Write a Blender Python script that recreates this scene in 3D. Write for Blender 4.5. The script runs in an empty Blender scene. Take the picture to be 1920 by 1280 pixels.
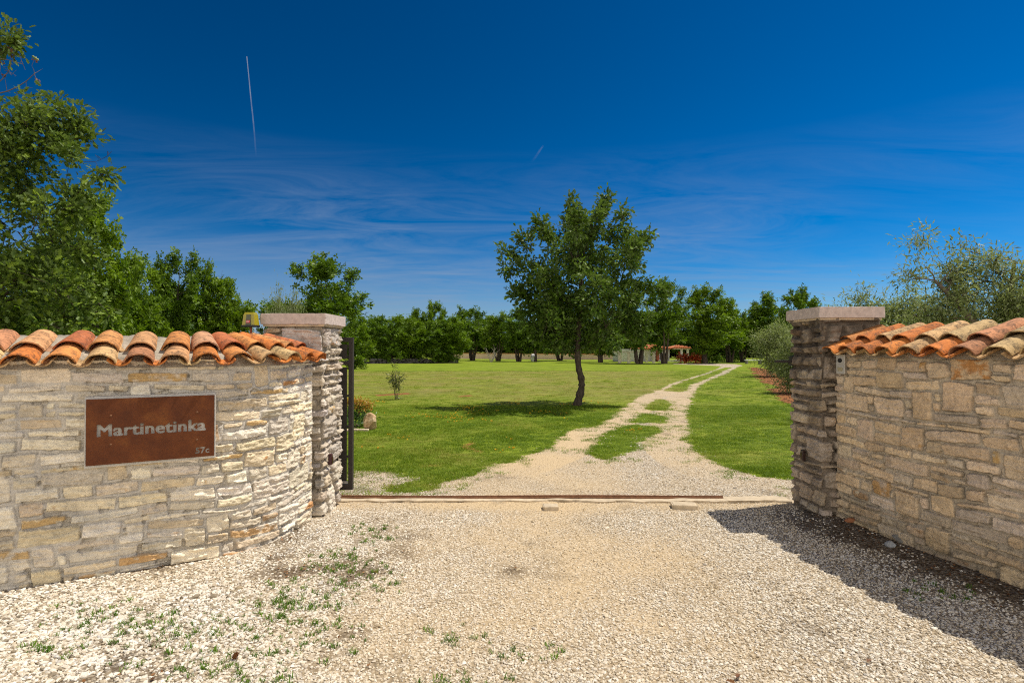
import bpy, bmesh, math, random
import numpy as np
from mathutils import Vector

# ------------------------------------------------------------------ camera, sky, sun, exposure
SC = bpy.context.scene
COL = SC.collection
R = math.radians
F = 1040.0; CX = 960.0; HZ = 652.0; CAMZ = 1.65      # lens in photo pixels, horizon row, eye height

cam_d = bpy.data.cameras.new("camera"); cam = bpy.data.objects.new("camera", cam_d); COL.objects.link(cam)
cam_d.sensor_width = 36; cam_d.lens = F / 1920 * 36
cam_d.clip_start = 0.05; cam_d.clip_end = 20000
cam.location = (0, 0, CAMZ); cam.rotation_euler = (R(90) + math.atan((HZ - 640) / F), 0, 0)
SC.camera = cam

SUN = Vector((0.97, 0.33, 2.0)).normalized()        # towards the sun
SUN_EL = math.asin(SUN.z); SUN_ROT = math.atan2(SUN.x, SUN.y)
sun_d = bpy.data.lights.new("sun", 'SUN'); sun = bpy.data.objects.new("sun", sun_d); COL.objects.link(sun)
sun_d.energy = 3.7; sun_d.angle = R(0.5); sun_d.color = (1.0, 0.925, 0.80)
sun.rotation_euler = SUN.to_track_quat('Z', 'Y').to_euler(); sun.location = (20, 8, 40)

SC.view_settings.view_transform = 'Standard'; SC.view_settings.look = 'None'
SC.view_settings.exposure = 0.56; SC.view_settings.gamma = 1.0
SC.cycles.max_bounces = 8; SC.cycles.transparent_max_bounces = 12
SC.cycles.use_denoising = False; SC.cycles.filter_width = 1.1

class NT:
    """tiny node helper"""
    def __init__(s, tree): s.t = tree; tree.nodes.clear()
    def n(s, typ, ins=None, **kw):
        nd = s.t.nodes.new(typ)
        for k, v in kw.items(): setattr(nd, k, v)
        for k, v in (ins or {}).items():
            sock = nd.inputs[k]
            if isinstance(v, bpy.types.NodeSocket): s.t.links.new(v, sock)
            elif hasattr(v, 'outputs'): s.t.links.new(v.outputs[0], sock)
            else: sock.default_value = v
        return nd
    def math(s, op, a, b=0.0, clamp=False):
        return s.n('ShaderNodeMath', {0: a, 1: b}, operation=op, use_clamp=clamp).outputs[0]
    def mix(s, f, a, b, mode='MIX'):
        nd = s.n('ShaderNodeMix', data_type='RGBA', blend_type=mode)
        for sock, v in ((nd.inputs[0], f), (nd.inputs[6], a), (nd.inputs[7], b)):
            if isinstance(v, bpy.types.NodeSocket): s.t.links.new(v, sock)
            elif isinstance(v, (tuple, list)): sock.default_value = (*v[:3], 1)
            else: sock.default_value = v
        return nd.outputs[2]
    def noise(s, vec, scale, detail=4, rough=0.55, dist=0.0):
        return s.n('ShaderNodeTexNoise', {'Vector': vec, 'Scale': scale, 'Detail': detail, 'Roughness': rough, 'Distortion': dist})
    def ramp(s, fac, stops, interp='LINEAR'):
        nd = s.n('ShaderNodeValToRGB', {0: fac}); cr = nd.color_ramp; cr.interpolation = interp
        while len(cr.elements) < len(stops): cr.elements.new(0.5)
        for e, (p, c) in zip(cr.elements, stops):
            e.position = p; e.color = (*c[:3], 1) if isinstance(c, (tuple, list)) else (c, c, c, 1)
        return nd.outputs[0]
    def rng(s, v, a, b, c, d):
        return s.n('ShaderNodeMapRange', {0: v, 1: a, 2: b, 3: c, 4: d}).outputs[0]

world = bpy.data.worlds.new("World"); SC.world = world; world.use_nodes = True
w = NT(world.node_tree)
sky = w.n('ShaderNodeTexSky', sky_type='NISHITA')
sky.sun_disc = False; sky.sun_elevation = SUN_EL; sky.sun_rotation = SUN_ROT
sky.altitude = 200; sky.air_density = 0.75; sky.dust_density = 0.35; sky.ozone_density = 4.0
gam = w.n('ShaderNodeGamma', {0: w.n('ShaderNodeVectorMath', {0: sky.outputs[0], 'Scale': 0.10}, operation='SCALE').outputs[0], 1: 1.55})
hsv = w.n('ShaderNodeHueSaturation', {'Saturation': 1.30, 'Value': 0.88, 'Hue': 0.492, 'Color': gam.outputs[0]})
tc = w.n('ShaderNodeTexCoord')
sep = w.n('ShaderNodeSeparateXYZ', {0: tc.outputs['Generated']})
# high thin cirrus: noise on a flat layer far overhead
inv = w.math('DIVIDE', 1.0, w.math('ADD', w.math('MAXIMUM', sep.outputs[2], 0.0), 0.10))
lay = w.n('ShaderNodeCombineXYZ', {0: w.math('MULTIPLY', sep.outputs[0], inv), 1: w.math('MULTIPLY', sep.outputs[1], inv), 2: 0.0})
mp = w.n('ShaderNodeMapping', {'Vector': lay.outputs[0], 'Rotation': (0, 0, R(24)), 'Scale': (0.55, 1.5, 1)})
c1 = w.noise(mp.outputs[0], 1.5, 9, 0.66, 1.6)
mp2 = w.n('ShaderNodeMapping', {'Vector': lay.outputs[0], 'Location': (3.1, 1.7, 0), 'Scale': (0.3, 0.3, 1)})
c2 = w.noise(mp2.outputs[0], 1.0, 2, 0.5)
cl = w.math('MULTIPLY', w.rng(c1.outputs[0], 0.36, 0.82, 0, 1), w.rng(c2.outputs[0], 0.38, 0.58, 0.2, 1))
low = w.math('MULTIPLY', w.rng(sep.outputs[2], 0.34, 0.14, 0, 1), w.rng(sep.outputs[0], 0.40, -0.30, 0.62, 1.0))
cl = w.math('MULTIPLY', w.math('MULTIPLY', cl, low), 1.0, True)
hz = w.math('MULTIPLY', w.rng(sep.outputs[2], 0.20, 0.02, 0, 1), w.rng(sep.outputs[0], 0.45, -0.35, 0.30, 0.78))
side = w.rng(sep.outputs[0], -0.7, 0.8, 0.88, 1.08)
base = w.n('ShaderNodeVectorMath', {0: hsv.outputs[0], 'Scale': side}, operation='SCALE').outputs[0]
skyc = w.mix(cl, base, (0.19, 0.245, 0.34))
skyc = w.mix(hz, skyc, (0.185, 0.235, 0.325))
# broken bright clouds added behind the viewer, unseen fill light for facing walls
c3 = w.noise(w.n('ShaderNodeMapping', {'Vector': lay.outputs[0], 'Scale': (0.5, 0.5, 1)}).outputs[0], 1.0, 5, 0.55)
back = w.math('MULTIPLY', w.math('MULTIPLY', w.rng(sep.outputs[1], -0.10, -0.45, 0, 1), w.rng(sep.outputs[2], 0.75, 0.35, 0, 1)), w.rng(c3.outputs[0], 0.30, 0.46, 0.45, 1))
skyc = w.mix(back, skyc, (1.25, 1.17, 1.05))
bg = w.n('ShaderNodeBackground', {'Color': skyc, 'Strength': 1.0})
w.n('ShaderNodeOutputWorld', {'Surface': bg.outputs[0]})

# ------------------------------------------------------------------ numpy noise and mesh helpers
def _h(x, y, z, seed):
    x = x.astype(np.int64); y = y.astype(np.int64); z = z.astype(np.int64)
    n = (x * 374761393 + y * 668265263 + z * 2147483647 + seed * 1274126177) & 0xFFFFFFFF
    n = ((n ^ (n >> 13)) * 1274126177) & 0xFFFFFFFF
    n = ((n ^ (n >> 16)) * 2246822519) & 0xFFFFFFFF
    return ((n ^ (n >> 15)) & 0xFFFFFF) / float(0xFFFFFF)
def vn(x, y, z=0.0, seed=0):
    x, y, z = np.broadcast_arrays(np.asarray(x, float), np.asarray(y, float), np.asarray(z, float))
    xi, yi, zi = np.floor(x), np.floor(y), np.floor(z)
    fx, fy, fz = x - xi, y - yi, z - zi
    fx = fx * fx * (3 - 2 * fx); fy = fy * fy * (3 - 2 * fy); fz = fz * fz * (3 - 2 * fz)
    r = 0
    for dz in ((0, 1) if np.any(z != 0) else (0,)):
        wz = fz if dz else (1 - fz)
        for dx in (0, 1):
            wx = fx if dx else 1 - fx
            for dy in (0, 1):
                r = r + _h(xi + dx, yi + dy, zi + dz, seed) * wx * (fy if dy else 1 - fy) * wz
    return r * 2 - 1
def fbm(x, y, z=0.0, seed=0, oct=4, g=0.5):
    a, s, t = 1.0, 0, 0
    x = np.asarray(x, float); y = np.asarray(y, float); z = np.asarray(z, float)
    for o in range(oct):
        s = s + a * vn(x * 2 ** o, y * 2 ** o, z * 2 ** o, seed + o * 17); t += a; a *= g
    return s / t
def sstep(x, a=0.0, b=1.0):
    t = np.clip((x - a) / (b - a), 0, 1); return t * t * (3 - 2 * t)

def np_mesh(name, verts, faces, col=None, smooth=False, attrs=None, mats=()):
    """faces: list of (M,k) index arrays"""
    me = bpy.data.meshes.new(name)
    verts = np.asarray(verts, np.float32)
    faces = [np.asarray(f, np.int32) for f in faces if len(f)]
    me.vertices.add(len(verts)); me.vertices.foreach_set('co', verts.ravel())
    loops = np.concatenate([f.ravel() for f in faces]); tot = np.concatenate([np.full(len(f), f.shape[1], np.int32) for f in faces])
    me.loops.add(len(loops)); me.loops.foreach_set('vertex_index', loops)
    me.polygons.add(len(tot)); st = np.concatenate([[0], np.cumsum(tot)[:-1]]).astype(np.int32)
    me.polygons.foreach_set('loop_start', st); me.polygons.foreach_set('loop_total', tot)
    if smooth: me.polygons.foreach_set('use_smooth', np.ones(len(tot), bool))
    if col is not None:
        a = me.color_attributes.new('Col', 'FLOAT_COLOR', 'POINT')
        c = np.ones((len(verts), 4), np.float32); c[:, :3] = col; a.data.foreach_set('color', c.ravel())
    for k, v in (attrs or {}).items():
        a = me.attributes.new(k, 'FLOAT', 'POINT'); a.data.foreach_set('value', np.asarray(v, np.float32))
    for m in mats: me.materials.append(m)
    me.update(calc_edges=True); me.validate()
    return me
def link(name, me, parent=None, loc=None):
    o = bpy.data.objects.new(name, me); COL.objects.link(o)
    if parent: o.parent = parent
    if loc is not None: o.location = loc
    return o
def tag(o, label=None, cat=None, group=None, kind=None):
    if label: o['label'] = label
    if cat: o['category'] = cat
    if group: o['group'] = group
    if kind: o['kind'] = kind
    return o
def thing(name, loc, label, cat, group=None, rz=0.0):
    o = bpy.data.objects.new(name, None); COL.objects.link(o); o.location = loc; o.rotation_euler.z = rz
    o.empty_display_size = 0.2
    return tag(o, label, cat, group)

class MB:
    """collects simple solids for one mesh"""
    def __init__(s): s.v = []; s.f = []; s.n = 0
    def add(s, v, f):
        v = np.asarray(v, float); s.v.append(v); s.f += [[i + s.n for i in q] for q in f]; s.n += len(v)
    def box(s, x0, x1, y0, y1, z0, z1, b=0.0, xf=None):
        if b <= 0:
            v = [(x, y, z) for x in (x0, x1) for y in (y0, y1) for z in (z0, z1)]
            f = [(0, 1, 3, 2), (4, 6, 7, 5), (0, 4, 5, 1), (2, 3, 7, 6), (0, 2, 6, 4), (1, 5, 7, 3)]
        else:
            bm = bmesh.new(); bmesh.ops.create_cube(bm, size=1)
            for q in bm.verts: q.co = ((x0 + x1) / 2 + q.co.x * (x1 - x0), (y0 + y1) / 2 + q.co.y * (y1 - y0), (z0 + z1) / 2 + q.co.z * (z1 - z0))
            bmesh.ops.bevel(bm, geom=bm.edges[:], offset=b, segments=2, affect='EDGES', profile=0.5)
            bm.verts.index_update(); v = [tuple(q.co) for q in bm.verts]; f = [[q.index for q in p.verts] for p in bm.faces]; bm.free()
        v = np.array(v, float)
        if xf is not None: v = xf(v)
        s.add(v, f)
    def tube(s, pts, rad, k=8, cap=True):
        v, f = tube(pts, rad, k); s.add(v, f)
        if cap:
            s.f.append([s.n - len(v) + i for i in range(k)][::-1]); s.f.append([s.n - k + i for i in range(k)])
    def build(s, name, mat, parent=None, smooth=False):
        me = bpy.data.meshes.new(name); me.from_pydata(np.concatenate(s.v).tolist(), [], s.f); me.materials.append(mat)
        bm = bmesh.new(); bm.from_mesh(me); bmesh.ops.recalc_face_normals(bm, faces=bm.faces[:]); bm.to_mesh(me); bm.free()
        if smooth: me.polygons.foreach_set('use_smooth', np.ones(len(me.polygons), bool))
        return link(name, me, parent)
def tube(pts, rad, k=6):
    pts = np.asarray(pts, float); n = len(pts); rad = np.broadcast_to(np.asarray(rad, float), (n,))
    t = np.gradient(pts, axis=0); t /= np.linalg.norm(t, axis=1, keepdims=True) + 1e-9
    up = np.array([0, 0, 1.0]) if abs(t[:, 2]).mean() < 0.85 else np.array([1.0, 0, 0])
    u = np.cross(t, up); u /= np.linalg.norm(u, axis=1, keepdims=True) + 1e-9; w_ = np.cross(t, u)
    a = np.arange(k) * 2 * np.pi / k
    v = pts[:, None] + rad[:, None, None] * (np.cos(a)[None, :, None] * u[:, None] + np.sin(a)[None, :, None] * w_[:, None])
    f = [(i * k + j, i * k + (j + 1) % k, (i + 1) * k + (j + 1) % k, (i + 1) * k + j) for i in range(n - 1) for j in range(k)]
    return v.reshape(-1, 3), f

# ------------------------------------------------------------------ terrain and photo-to-ground mapping
def terr(x, y):
    y = np.asarray(y, float)
    t = np.clip(y - 14, 0, 150)
    return -0.008 * (t - 4 * (1 - np.exp(-t / 4)))
def gp(px, py):
    """ground point that shows at photo pixel (px, py)"""
    k = (py - HZ) / F; d = CAMZ / max(k, 1e-4)
    for _ in range(60): d = 0.5 * d + 0.5 * (CAMZ - float(terr(0, d))) / k
    return ((px - CX) / F * d, d)
def at(px, py, d): return ((px - CX) / F * d, d, CAMZ + (HZ - py) / F * d)

def sdf_poly(P, X, Y):
    P = np.asarray(P, float); d = np.full(X.shape, 1e9); ins = np.zeros(X.shape, bool); n = len(P)
    for i in range(n):
        a = P[i]; b = P[(i + 1) % n]; e = b - a
        t = np.clip(((X - a[0]) * e[0] + (Y - a[1]) * e[1]) / (e @ e + 1e-12), 0, 1)
        d = np.minimum(d, np.hypot(X - a[0] - t * e[0], Y - a[1] - t * e[1]))
        c = ((a[1] > Y) != (b[1] > Y)); xi = a[0] + (Y - a[1]) * e[0] / (e[1] if abs(e[1]) > 1e-9 else 1e-9)
        ins ^= c & (X < xi)
    return np.where(ins, d, -d)
W = lambda L: [gp(*p) for p in L]
ROAD = W([(600, 960), (655, 900), (662, 880), (712, 882), (743, 880), (760, 892), (790, 895), (820, 905), (855, 899), (892, 890), (915, 873), (953, 866),
          (1000, 848), (1035, 838), (1040, 826), (1066, 809), (1114, 799), (1151, 778), (1197, 745), (1236, 730), (1262, 717), (1306, 704), (1341, 693), (1352, 687),
          (1345, 685.4), (1300, 683.6), (1262, 682.6), (1262, 681.6), (1330, 681), (1380, 682.6), (1394, 685), (1383, 687.5), (1359, 701.6), (1328, 712.5), (1306, 728), (1297, 743), (1293, 765), (1287, 782), (1291, 802),
          (1291, 826), (1300, 844), (1341, 868), (1372, 879), (1416, 892), (1490, 900), (1600, 960)])
ISL = [W(p) for p in (
    [(1107, 848), (1131, 830), (1136, 813), (1173, 798), (1219, 800), (1240, 803), (1221, 812), (1193, 830), (1171, 850), (1131, 857)],
    [(1190, 792), (1210, 776), (1244, 780), (1238, 792)],
    [(1216, 758), (1238, 749), (1258, 756), (1241, 768), (1221, 768)],
    [(1247, 732), (1280, 734), (1293, 721), (1311, 714), (1341, 702), (1372, 688.4), (1359, 688.4), (1328, 701.6), (1291, 712), (1262, 723)],
    [(765, 905), (800, 900), (805, 915), (735, 918), (730, 912)])]
BARE = [W(p) for p in ([(790, 873), (826, 869), (829, 874), (795, 876)], [(858, 838), (885, 826), (895, 832), (880, 836), (905, 845), (898, 848)],
        [(856, 742), (885, 740), (890, 743), (860, 744)], [(700, 740), (765, 736), (770, 739), (705, 743)])]
SOIL = W([(1402, 688), (1430, 690), (1459, 701), (1490, 718), (1500, 759), (1474, 752), (1455, 739), (1440, 722), (1417, 705), (1410, 694)])

LPATH = [(-1.90, 5.30), (-1.99, 4.75), (-2.27, 4.37), (-2.63, 4.165), (-2.99, 3.965), (-3.45, 3.74), (-4.1, 3.45), (-5.0, 3.1)]
RPATH = [(3.11, 5.34), (3.17, 4.75), (3.27, 4.2), (3.385, 3.75), (3.50, 3.3), (3.64, 2.9), (3.95, 2.3), (4.4, 1.7)]
def smooth_path(P, n=400):
    P = np.asarray(P, float); Q = np.vstack([2 * P[0] - P[1], P, 2 * P[-1] - P[-2]]); out = []
    for i in range(1, len(Q) - 2):
        t = np.linspace(0, 1, n // len(P), endpoint=False)[:, None]; a, b, c, d = Q[i - 1], Q[i], Q[i + 1], Q[i + 2]
        out.append(0.5 * (2 * b + (c - a) * t + (2 * a - 5 * b + 4 * c - d) * t ** 2 + (3 * b - a - 3 * c + d) * t ** 3))
    return np.vstack(out + [P[-1:]])
LP, RP = smooth_path(LPATH), smooth_path(RPATH)
def sd_path(P, X, Y):
    d = np.full(X.shape, 1e9)
    for i in range(0, len(P) - 6, 6):
        a, b = P[i], P[i + 6]; e = b - a; t = np.clip(((X - a[0]) * e[0] + (Y - a[1]) * e[1]) / (e @ e), 0, 1)
        d = np.minimum(d, np.hypot(X - a[0] - t * e[0], Y - a[1] - t * e[1]))
    return d
LWALL_POLY = [tuple(p) for p in LP[::10]] + [(-5, 6.5), (-1.83, 6.5), (-1.83, 5.3)]
RWALL_POLY = [tuple(p) for p in RP[::10]] + [(8, 1.7), (8, 6.5), (2.97, 6.5), (2.97, 5.3)]
def masks(X, Y):
    g = np.maximum(sdf_poly(ROAD, X, Y), 6.02 - Y)
    for p in ISL: g = np.minimum(g, -sdf_poly(p, X, Y) - .07)
    g = g + (0.13 + 0.004 * np.clip(Y, 0, 60)) * fbm(X * 3.0, Y * 2.2, 0, 5, 5, 0.65)
    bare = np.full(X.shape, -1e3)
    for p in BARE: bare = np.maximum(bare, sdf_poly(p, X, Y))
    soil = sdf_poly(SOIL, X, Y) + 0.5 * fbm(X * .8, Y * .8, 0, 9)
    soil = np.maximum(soil, bare + 0.12 * fbm(X * 4, Y * 4, 0, 8))
    dr = sd_path(RP, X, Y); dl = sd_path(LP, X, Y)
    dirt = np.maximum(0.50 - dr, 0.10 - dl) + 0.30 * fbm(X * 2.3, Y * 2.3, 0, 3, 4, 0.6)
    lf = np.clip(((X - (-1.0)) * -1.0) / 2.5, -1, 1)
    dirt = np.maximum(dirt, 0.62 * fbm(X * 1.7, Y * 1.7, 0, 31, 4, .65) - 0.17 + 0.12 * lf)
    right = sstep(X - (0.2 + Y * 0.27), -1, 2)
    dry = 0.24 + 0.44 * sstep(Y, 13, 22) * (1 - sstep(Y, 43, 46)) * (1 - 0.75 * right) - 0.1 * right
    dry = dry + 0.62 * fbm(X * 0.6, Y * 0.6, 0, 12, 6, .68) + 0.18 * fbm(X * 0.12, Y * 1.6, 0, 14, 3)
    dry = np.where(Y > 45, 0.08 + 0.25 * fbm(X * .15, Y * .5, 0, 4), dry)
    mid = np.exp(-((X - (0.35 + 0.12 * np.clip(Y - 6, 0, 60))) / 1.25) ** 2)
    warm = 0.20 + 0.70 * mid * (0.55 + 0.8 * fbm(X * 1.1, Y * 0.9, 0, 21)) + 0.22 * fbm(X * 2.4, Y * 2.4, 0, 22)
    warm = warm + 0.45 * sstep(Y, 6.2, 8.5) * (1 - sstep(Y, 20, 40)) * np.clip(sdf_poly(ROAD, X, Y) < 0.8, 0, 1) + 0.5 * np.exp(-((Y - 5.85) / .22) ** 2)
    return g, soil, dirt, np.clip(dry, 0, 1), np.clip(warm, 0, 1)
def relief(X, Y):
    near = np.exp(-(np.hypot(X, Y - 4) / 9) ** 2)
    b = 0.012 * fbm(X * 1.3, Y * 1.3, 0, 40) * near + 0.04 * fbm(X * .25, Y * .25, 0, 41) * sstep(Y, 8, 14)
    b = b + 0.05 * sstep(0.45 - sd_path(RP, X, Y), 0, 0.45) + 0.02 * sstep(0.25 - sd_path(LP, X, Y), 0, .25)
    return terr(X, Y) + b

# ------------------------------------------------------------------ materials
def mat(name):
    m = bpy.data.materials.new(name); m.use_nodes = True; return m, NT(m.node_tree)
def finish(t, col, rough=0.9, bump=None, dist=0.01, strength=1.0, spec=0.25, metallic=0.0, **kw):
    b = t.n('ShaderNodeBsdfPrincipled', {'Base Color': col if not isinstance(col, tuple) else (*col[:3], 1), 'Roughness': rough, 'Specular IOR Level': spec, 'Metallic': metallic, **kw})
    if bump is not None:
        t.t.links.new(t.n('ShaderNodeBump', {'Height': bump, 'Distance': dist, 'Strength': strength}).outputs[0], b.inputs['Normal'])
    t.n('ShaderNodeOutputMaterial', {0: b.outputs[0]}); return b
def P(t): return t.n('ShaderNodeTexCoord').outputs['Object']
def plain(name, c, rough=0.6, spec=0.3, metallic=0.0, var=0.15, sc=20, bump=0.0):
    m, t = mat(name); nz = t.noise(P(t), sc, 5, 0.6)
    col = t.mix(1.0, (*c, 1), t.ramp(nz.outputs[0], [(0.25, 1 - var), (0.75, 1 + var)]), 'MULTIPLY')
    finish(t, col, rough, nz.outputs[0] if bump else None, bump, 0.8, spec, metallic); return m

def stone_mat(name, stain):
    m, t = mat(name); p = P(t)
    c = t.n('ShaderNodeAttribute', attribute_name='Col')
    n1 = t.noise(p, 14, 8, 0.65); n2 = t.noise(p, 90, 5, 0.7); n3 = t.noise(p, 3.0, 5, 0.65)
    col = t.mix(1.0, c.outputs[0], t.ramp(n1.outputs[0], [(0.25, (0.78, 0.78, 0.79)), (0.5, 1.0), (0.75, (1.12, 1.10, 1.06))]), 'MULTIPLY')
    col = t.mix(1.0, col, t.ramp(n2.outputs[0], [(0.3, 0.86), (0.55, 1.0), (0.75, 1.08)]), 'MULTIPLY')
    st = t.math('MULTIPLY', t.rng(n3.outputs[0], 0.52 - 0.12 * stain, 0.72, 0, 1), t.rng(n2.outputs[0], 0.35, 0.6, 0.3, 1))
    st = t.math('MULTIPLY', st, 0.30 + 0.4 * stain, True)
    col = t.mix(st, col, (0.055, 0.046, 0.038))
    ls = t.noise(t.n('ShaderNodeMapping', {'Vector': p, 'Scale': (7, 7, 46)}).outputs[0], 1.0, 6, .65, .4)
    col = t.mix(1.0, col, t.ramp(ls.outputs[0], [(0.32, 0.87), (0.5, 1.0), (0.7, 1.06)]), 'MULTIPLY')
    h = t.math('ADD', t.math('ADD', n1.outputs[0], t.math('MULTIPLY', ls.outputs[0], .9)), t.math('MULTIPLY', n2.outputs[0], 0.22))
    finish(t, col, 0.92, h, 0.018, 1.0, 0.2); return m
M_WALL = stone_mat('pale_limestone', 0.0)
M_RWALL = stone_mat('tan_limestone', 0.15)
M_PILL = stone_mat('weathered_limestone', 0.9)
M_LPILL = stone_mat('pillar_limestone', 0.35)

m, t = mat('terracotta'); p = P(t); M_TILE = m
c = t.n('ShaderNodeAttribute', attribute_name='Col')
n1 = t.noise(p, 9, 6, 0.7); n2 = t.noise(p, 70, 4, 0.75); n3 = t.noise(p, 16, 6, 0.75, 0.5)
col = t.mix(1.0, c.outputs[0], t.ramp(n1.outputs[0], [(0.3, (0.70, 0.68, 0.66)), (0.55, 1.0), (0.8, (1.2, 1.15, 1.05))]), 'MULTIPLY')
col = t.mix(1.0, col, t.ramp(n2.outputs[0], [(0.3, 0.82), (0.7, 1.12)]), 'MULTIPLY')
sp = t.math('MULTIPLY', t.rng(n3.outputs[0], 0.48, 0.56, 0, 1), t.rng(n2.outputs[0], 0.42, 0.52, 0, 1))
col = t.mix(t.math('MULTIPLY', sp, 0.72), col, (0.035, 0.028, 0.022))
col = t.mix(t.math('MULTIPLY', t.rng(t.noise(p, 23, 5, .7).outputs[0], .6, .72, 0, 1), 0.3), col, (0.36, 0.33, 0.27))
finish(t, col, 0.85, t.math('ADD', n2.outputs[0], n1.outputs[0]), 0.006, 0.7, 0.25)

m, t = mat('ground'); p = P(t); M_GROUND = m
A = lambda k: t.n('ShaderNodeAttribute', attribute_name=k).outputs['Fac']
g, so, di, dr, wa = A('gravel'), A('soil'), A('dirt'), A('dry'), A('warm')
ne = t.noise(p, 9, 5, 0.65).outputs[0]; nf = t.noise(p, 40, 4, 0.7).outputs[0]; nl = t.noise(p, 0.7, 5, 0.6).outputs[0]
vor = t.n('ShaderNodeTexVoronoi', {'Vector': p, 'Scale': 42.0, 'Randomness': 1.0})
vs = t.n('ShaderNodeSeparateColor', {0: vor.outputs['Color']})
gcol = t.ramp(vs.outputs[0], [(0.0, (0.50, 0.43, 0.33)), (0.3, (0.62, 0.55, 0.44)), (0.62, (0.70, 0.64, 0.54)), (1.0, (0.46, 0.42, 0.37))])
gcol = t.mix(t.rng(vor.outputs['Distance'], 0.28, 0.62, 0, 0.85), gcol, (0.17, 0.13, 0.085))  # soil colour in the gaps, darkened to suggest shadows between stones
gcol = t.mix(t.math('MULTIPLY', wa, 0.9), gcol, t.ramp(nf, [(.3, (0.45, 0.325, 0.175)), (.7, (0.63, 0.49, 0.31))]))
gcol = t.mix(t.math('MULTIPLY', t.rng(di, -0.05, 0.24, 0, 1), t.rng(nf, 0.38, 0.6, 0.45, 1)), gcol, (0.070, 0.046, 0.026))
lush = t.ramp(nf, [(0.25, (0.115, 0.165, 0.010)), (0.55, (0.180, 0.245, 0.015)), (0.8, (0.26, 0.315, 0.040))])
dryc = t.ramp(nf, [(0.25, (0.15, 0.135, 0.040)), (0.55, (0.235, 0.21, 0.065)), (0.8, (0.32, 0.285, 0.11))])
lawn = t.mix(t.math('MULTIPLY', t.math('ADD', dr, t.rng(ne, 0.3, 0.7, -0.22, 0.22)), 0.85, True), lush, dryc)
lawn = t.mix(1.0, lawn, t.ramp(nl, [(0.3, (0.74, 0.78, 0.7)), (0.5, 1.0), (0.7, (1.22, 1.16, 1.1))]), 'MULTIPLY')
stk = t.noise(t.n('ShaderNodeMapping', {'Vector': p, 'Scale': (0.5, 5.0, 1)}).outputs[0], 1.0, 5, .7).outputs[0]
lawn = t.mix(1.0, lawn, t.ramp(stk, [(0.34, 0.70), (0.5, 1.0), (0.66, 1.22)]), 'MULTIPLY')
soilc = t.ramp(t.noise(p, 16, 6, .7).outputs[0], [(0.3, (0.11, 0.042, 0.016)), (0.5, (0.24, 0.095, 0.035)), (0.72, (0.36, 0.20, 0.09))])
lawn = t.mix(t.rng(so, -0.05, 0.10, 0, 1), lawn, soilc)
gm = t.rng(t.math('ADD', g, t.rng(ne, 0.25, 0.75, -0.09, 0.09)), -0.03, 0.03, 0, 1)
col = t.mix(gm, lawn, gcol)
hb = t.math('ADD', t.math('MULTIPLY', vor.outputs['Distance'], -0.6), t.math('MULTIPLY', nf, 0.5))
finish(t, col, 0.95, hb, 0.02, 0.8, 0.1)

def inst_mat(name, stops, rough=0.9, attr='tint', warm=None, trans=0.0, spec=0.2):
    m, t = mat(name)
    a = t.n('ShaderNodeAttribute', attribute_name=attr, attribute_type='INSTANCER').outputs['Fac']
    col = t.ramp(a, stops)
    if warm:
        col = t.mix(t.math('MULTIPLY', t.n('ShaderNodeAttribute', attribute_name='warm', attribute_type='INSTANCER').outputs['Fac'], warm[1]), col, warm[0])
    if trans:
        d = t.n('ShaderNodeBsdfPrincipled', {'Base Color': col, 'Roughness': rough, 'Specular IOR Level': spec})
        tr = t.n('ShaderNodeBsdfTranslucent', {'Color': col})
        t.n('ShaderNodeOutputMaterial', {0: t.n('ShaderNodeMixShader', {0: trans, 1: d.outputs[0], 2: tr.outputs[0]}).outputs[0]})
    else:
        n2 = t.noise(P(t), 3, 5, .65)
        col = t.mix(1.0, col, t.ramp(n2.outputs[0], [(0.3, 0.8), (0.7, 1.15)]), 'MULTIPLY')
        finish(t, col, rough, spec=spec)
    return m
M_PEB = inst_mat('gravel_stone', [(0, (0.20, 0.165, 0.12)), (0.26, (0.47, 0.405, 0.31)), (0.45, (0.66, 0.61, 0.52)), (0.8, (0.77, 0.735, 0.67)), (1.0, (0.42, 0.40, 0.37))], 0.85, warm=((0.585, 0.455, 0.275), 0.8))
M_GRASS = inst_mat('grass_blade', [(0, (0.130, 0.215, 0.010)), (0.35, (0.215, 0.30, 0.018)), (0.6, (0.30, 0.30, 0.05)), (1.0, (0.46, 0.37, 0.15))], 0.6, trans=0.35)
M_WEED = inst_mat('weed_blade', [(0, (0.07, 0.15, 0.010)), (1, (0.15, 0.25, 0.025))], 0.55, trans=0.3)
M_LITTER = inst_mat('leaf_litter', [(0, (0.05, 0.025, 0.012)), (0.5, (0.16, 0.07, 0.025)), (1, (0.30, 0.16, 0.07))], 0.8)
M_YFLOW = inst_mat('yellow_petal', [(0, (0.75, 0.52, 0.02)), (1, (0.80, 0.35, 0.02))], 0.6)

def leaf_mat(name, dark, light, under=None, trans=0.32, rough=0.42, spec=0.45):
    m, t = mat(name)
    a = t.n('ShaderNodeAttribute', attribute_name='tint').outputs['Fac']
    col = t.mix(a, dark, light)
    if under:
        col = t.mix(t.n('ShaderNodeNewGeometry').outputs['Backfacing'], col, under)
    d = t.n('ShaderNodeBsdfPrincipled', {'Base Color': col, 'Roughness': rough, 'Specular IOR Level': spec})
    tr = t.n('ShaderNodeBsdfTranslucent', {'Color': t.mix(1.0, col, (1.25, 1.35, 0.6), 'MULTIPLY')})
    t.n('ShaderNodeOutputMaterial', {0: t.n('ShaderNodeMixShader', {0: trans, 1: d.outputs[0], 2: tr.outputs[0]}).outputs[0]})
    return m
M_OAK = leaf_mat('oak_leaf', (0.030, 0.068, 0.006), (0.135, 0.225, 0.018), (0.10, 0.15, 0.04), .30, .5, .2)
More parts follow.
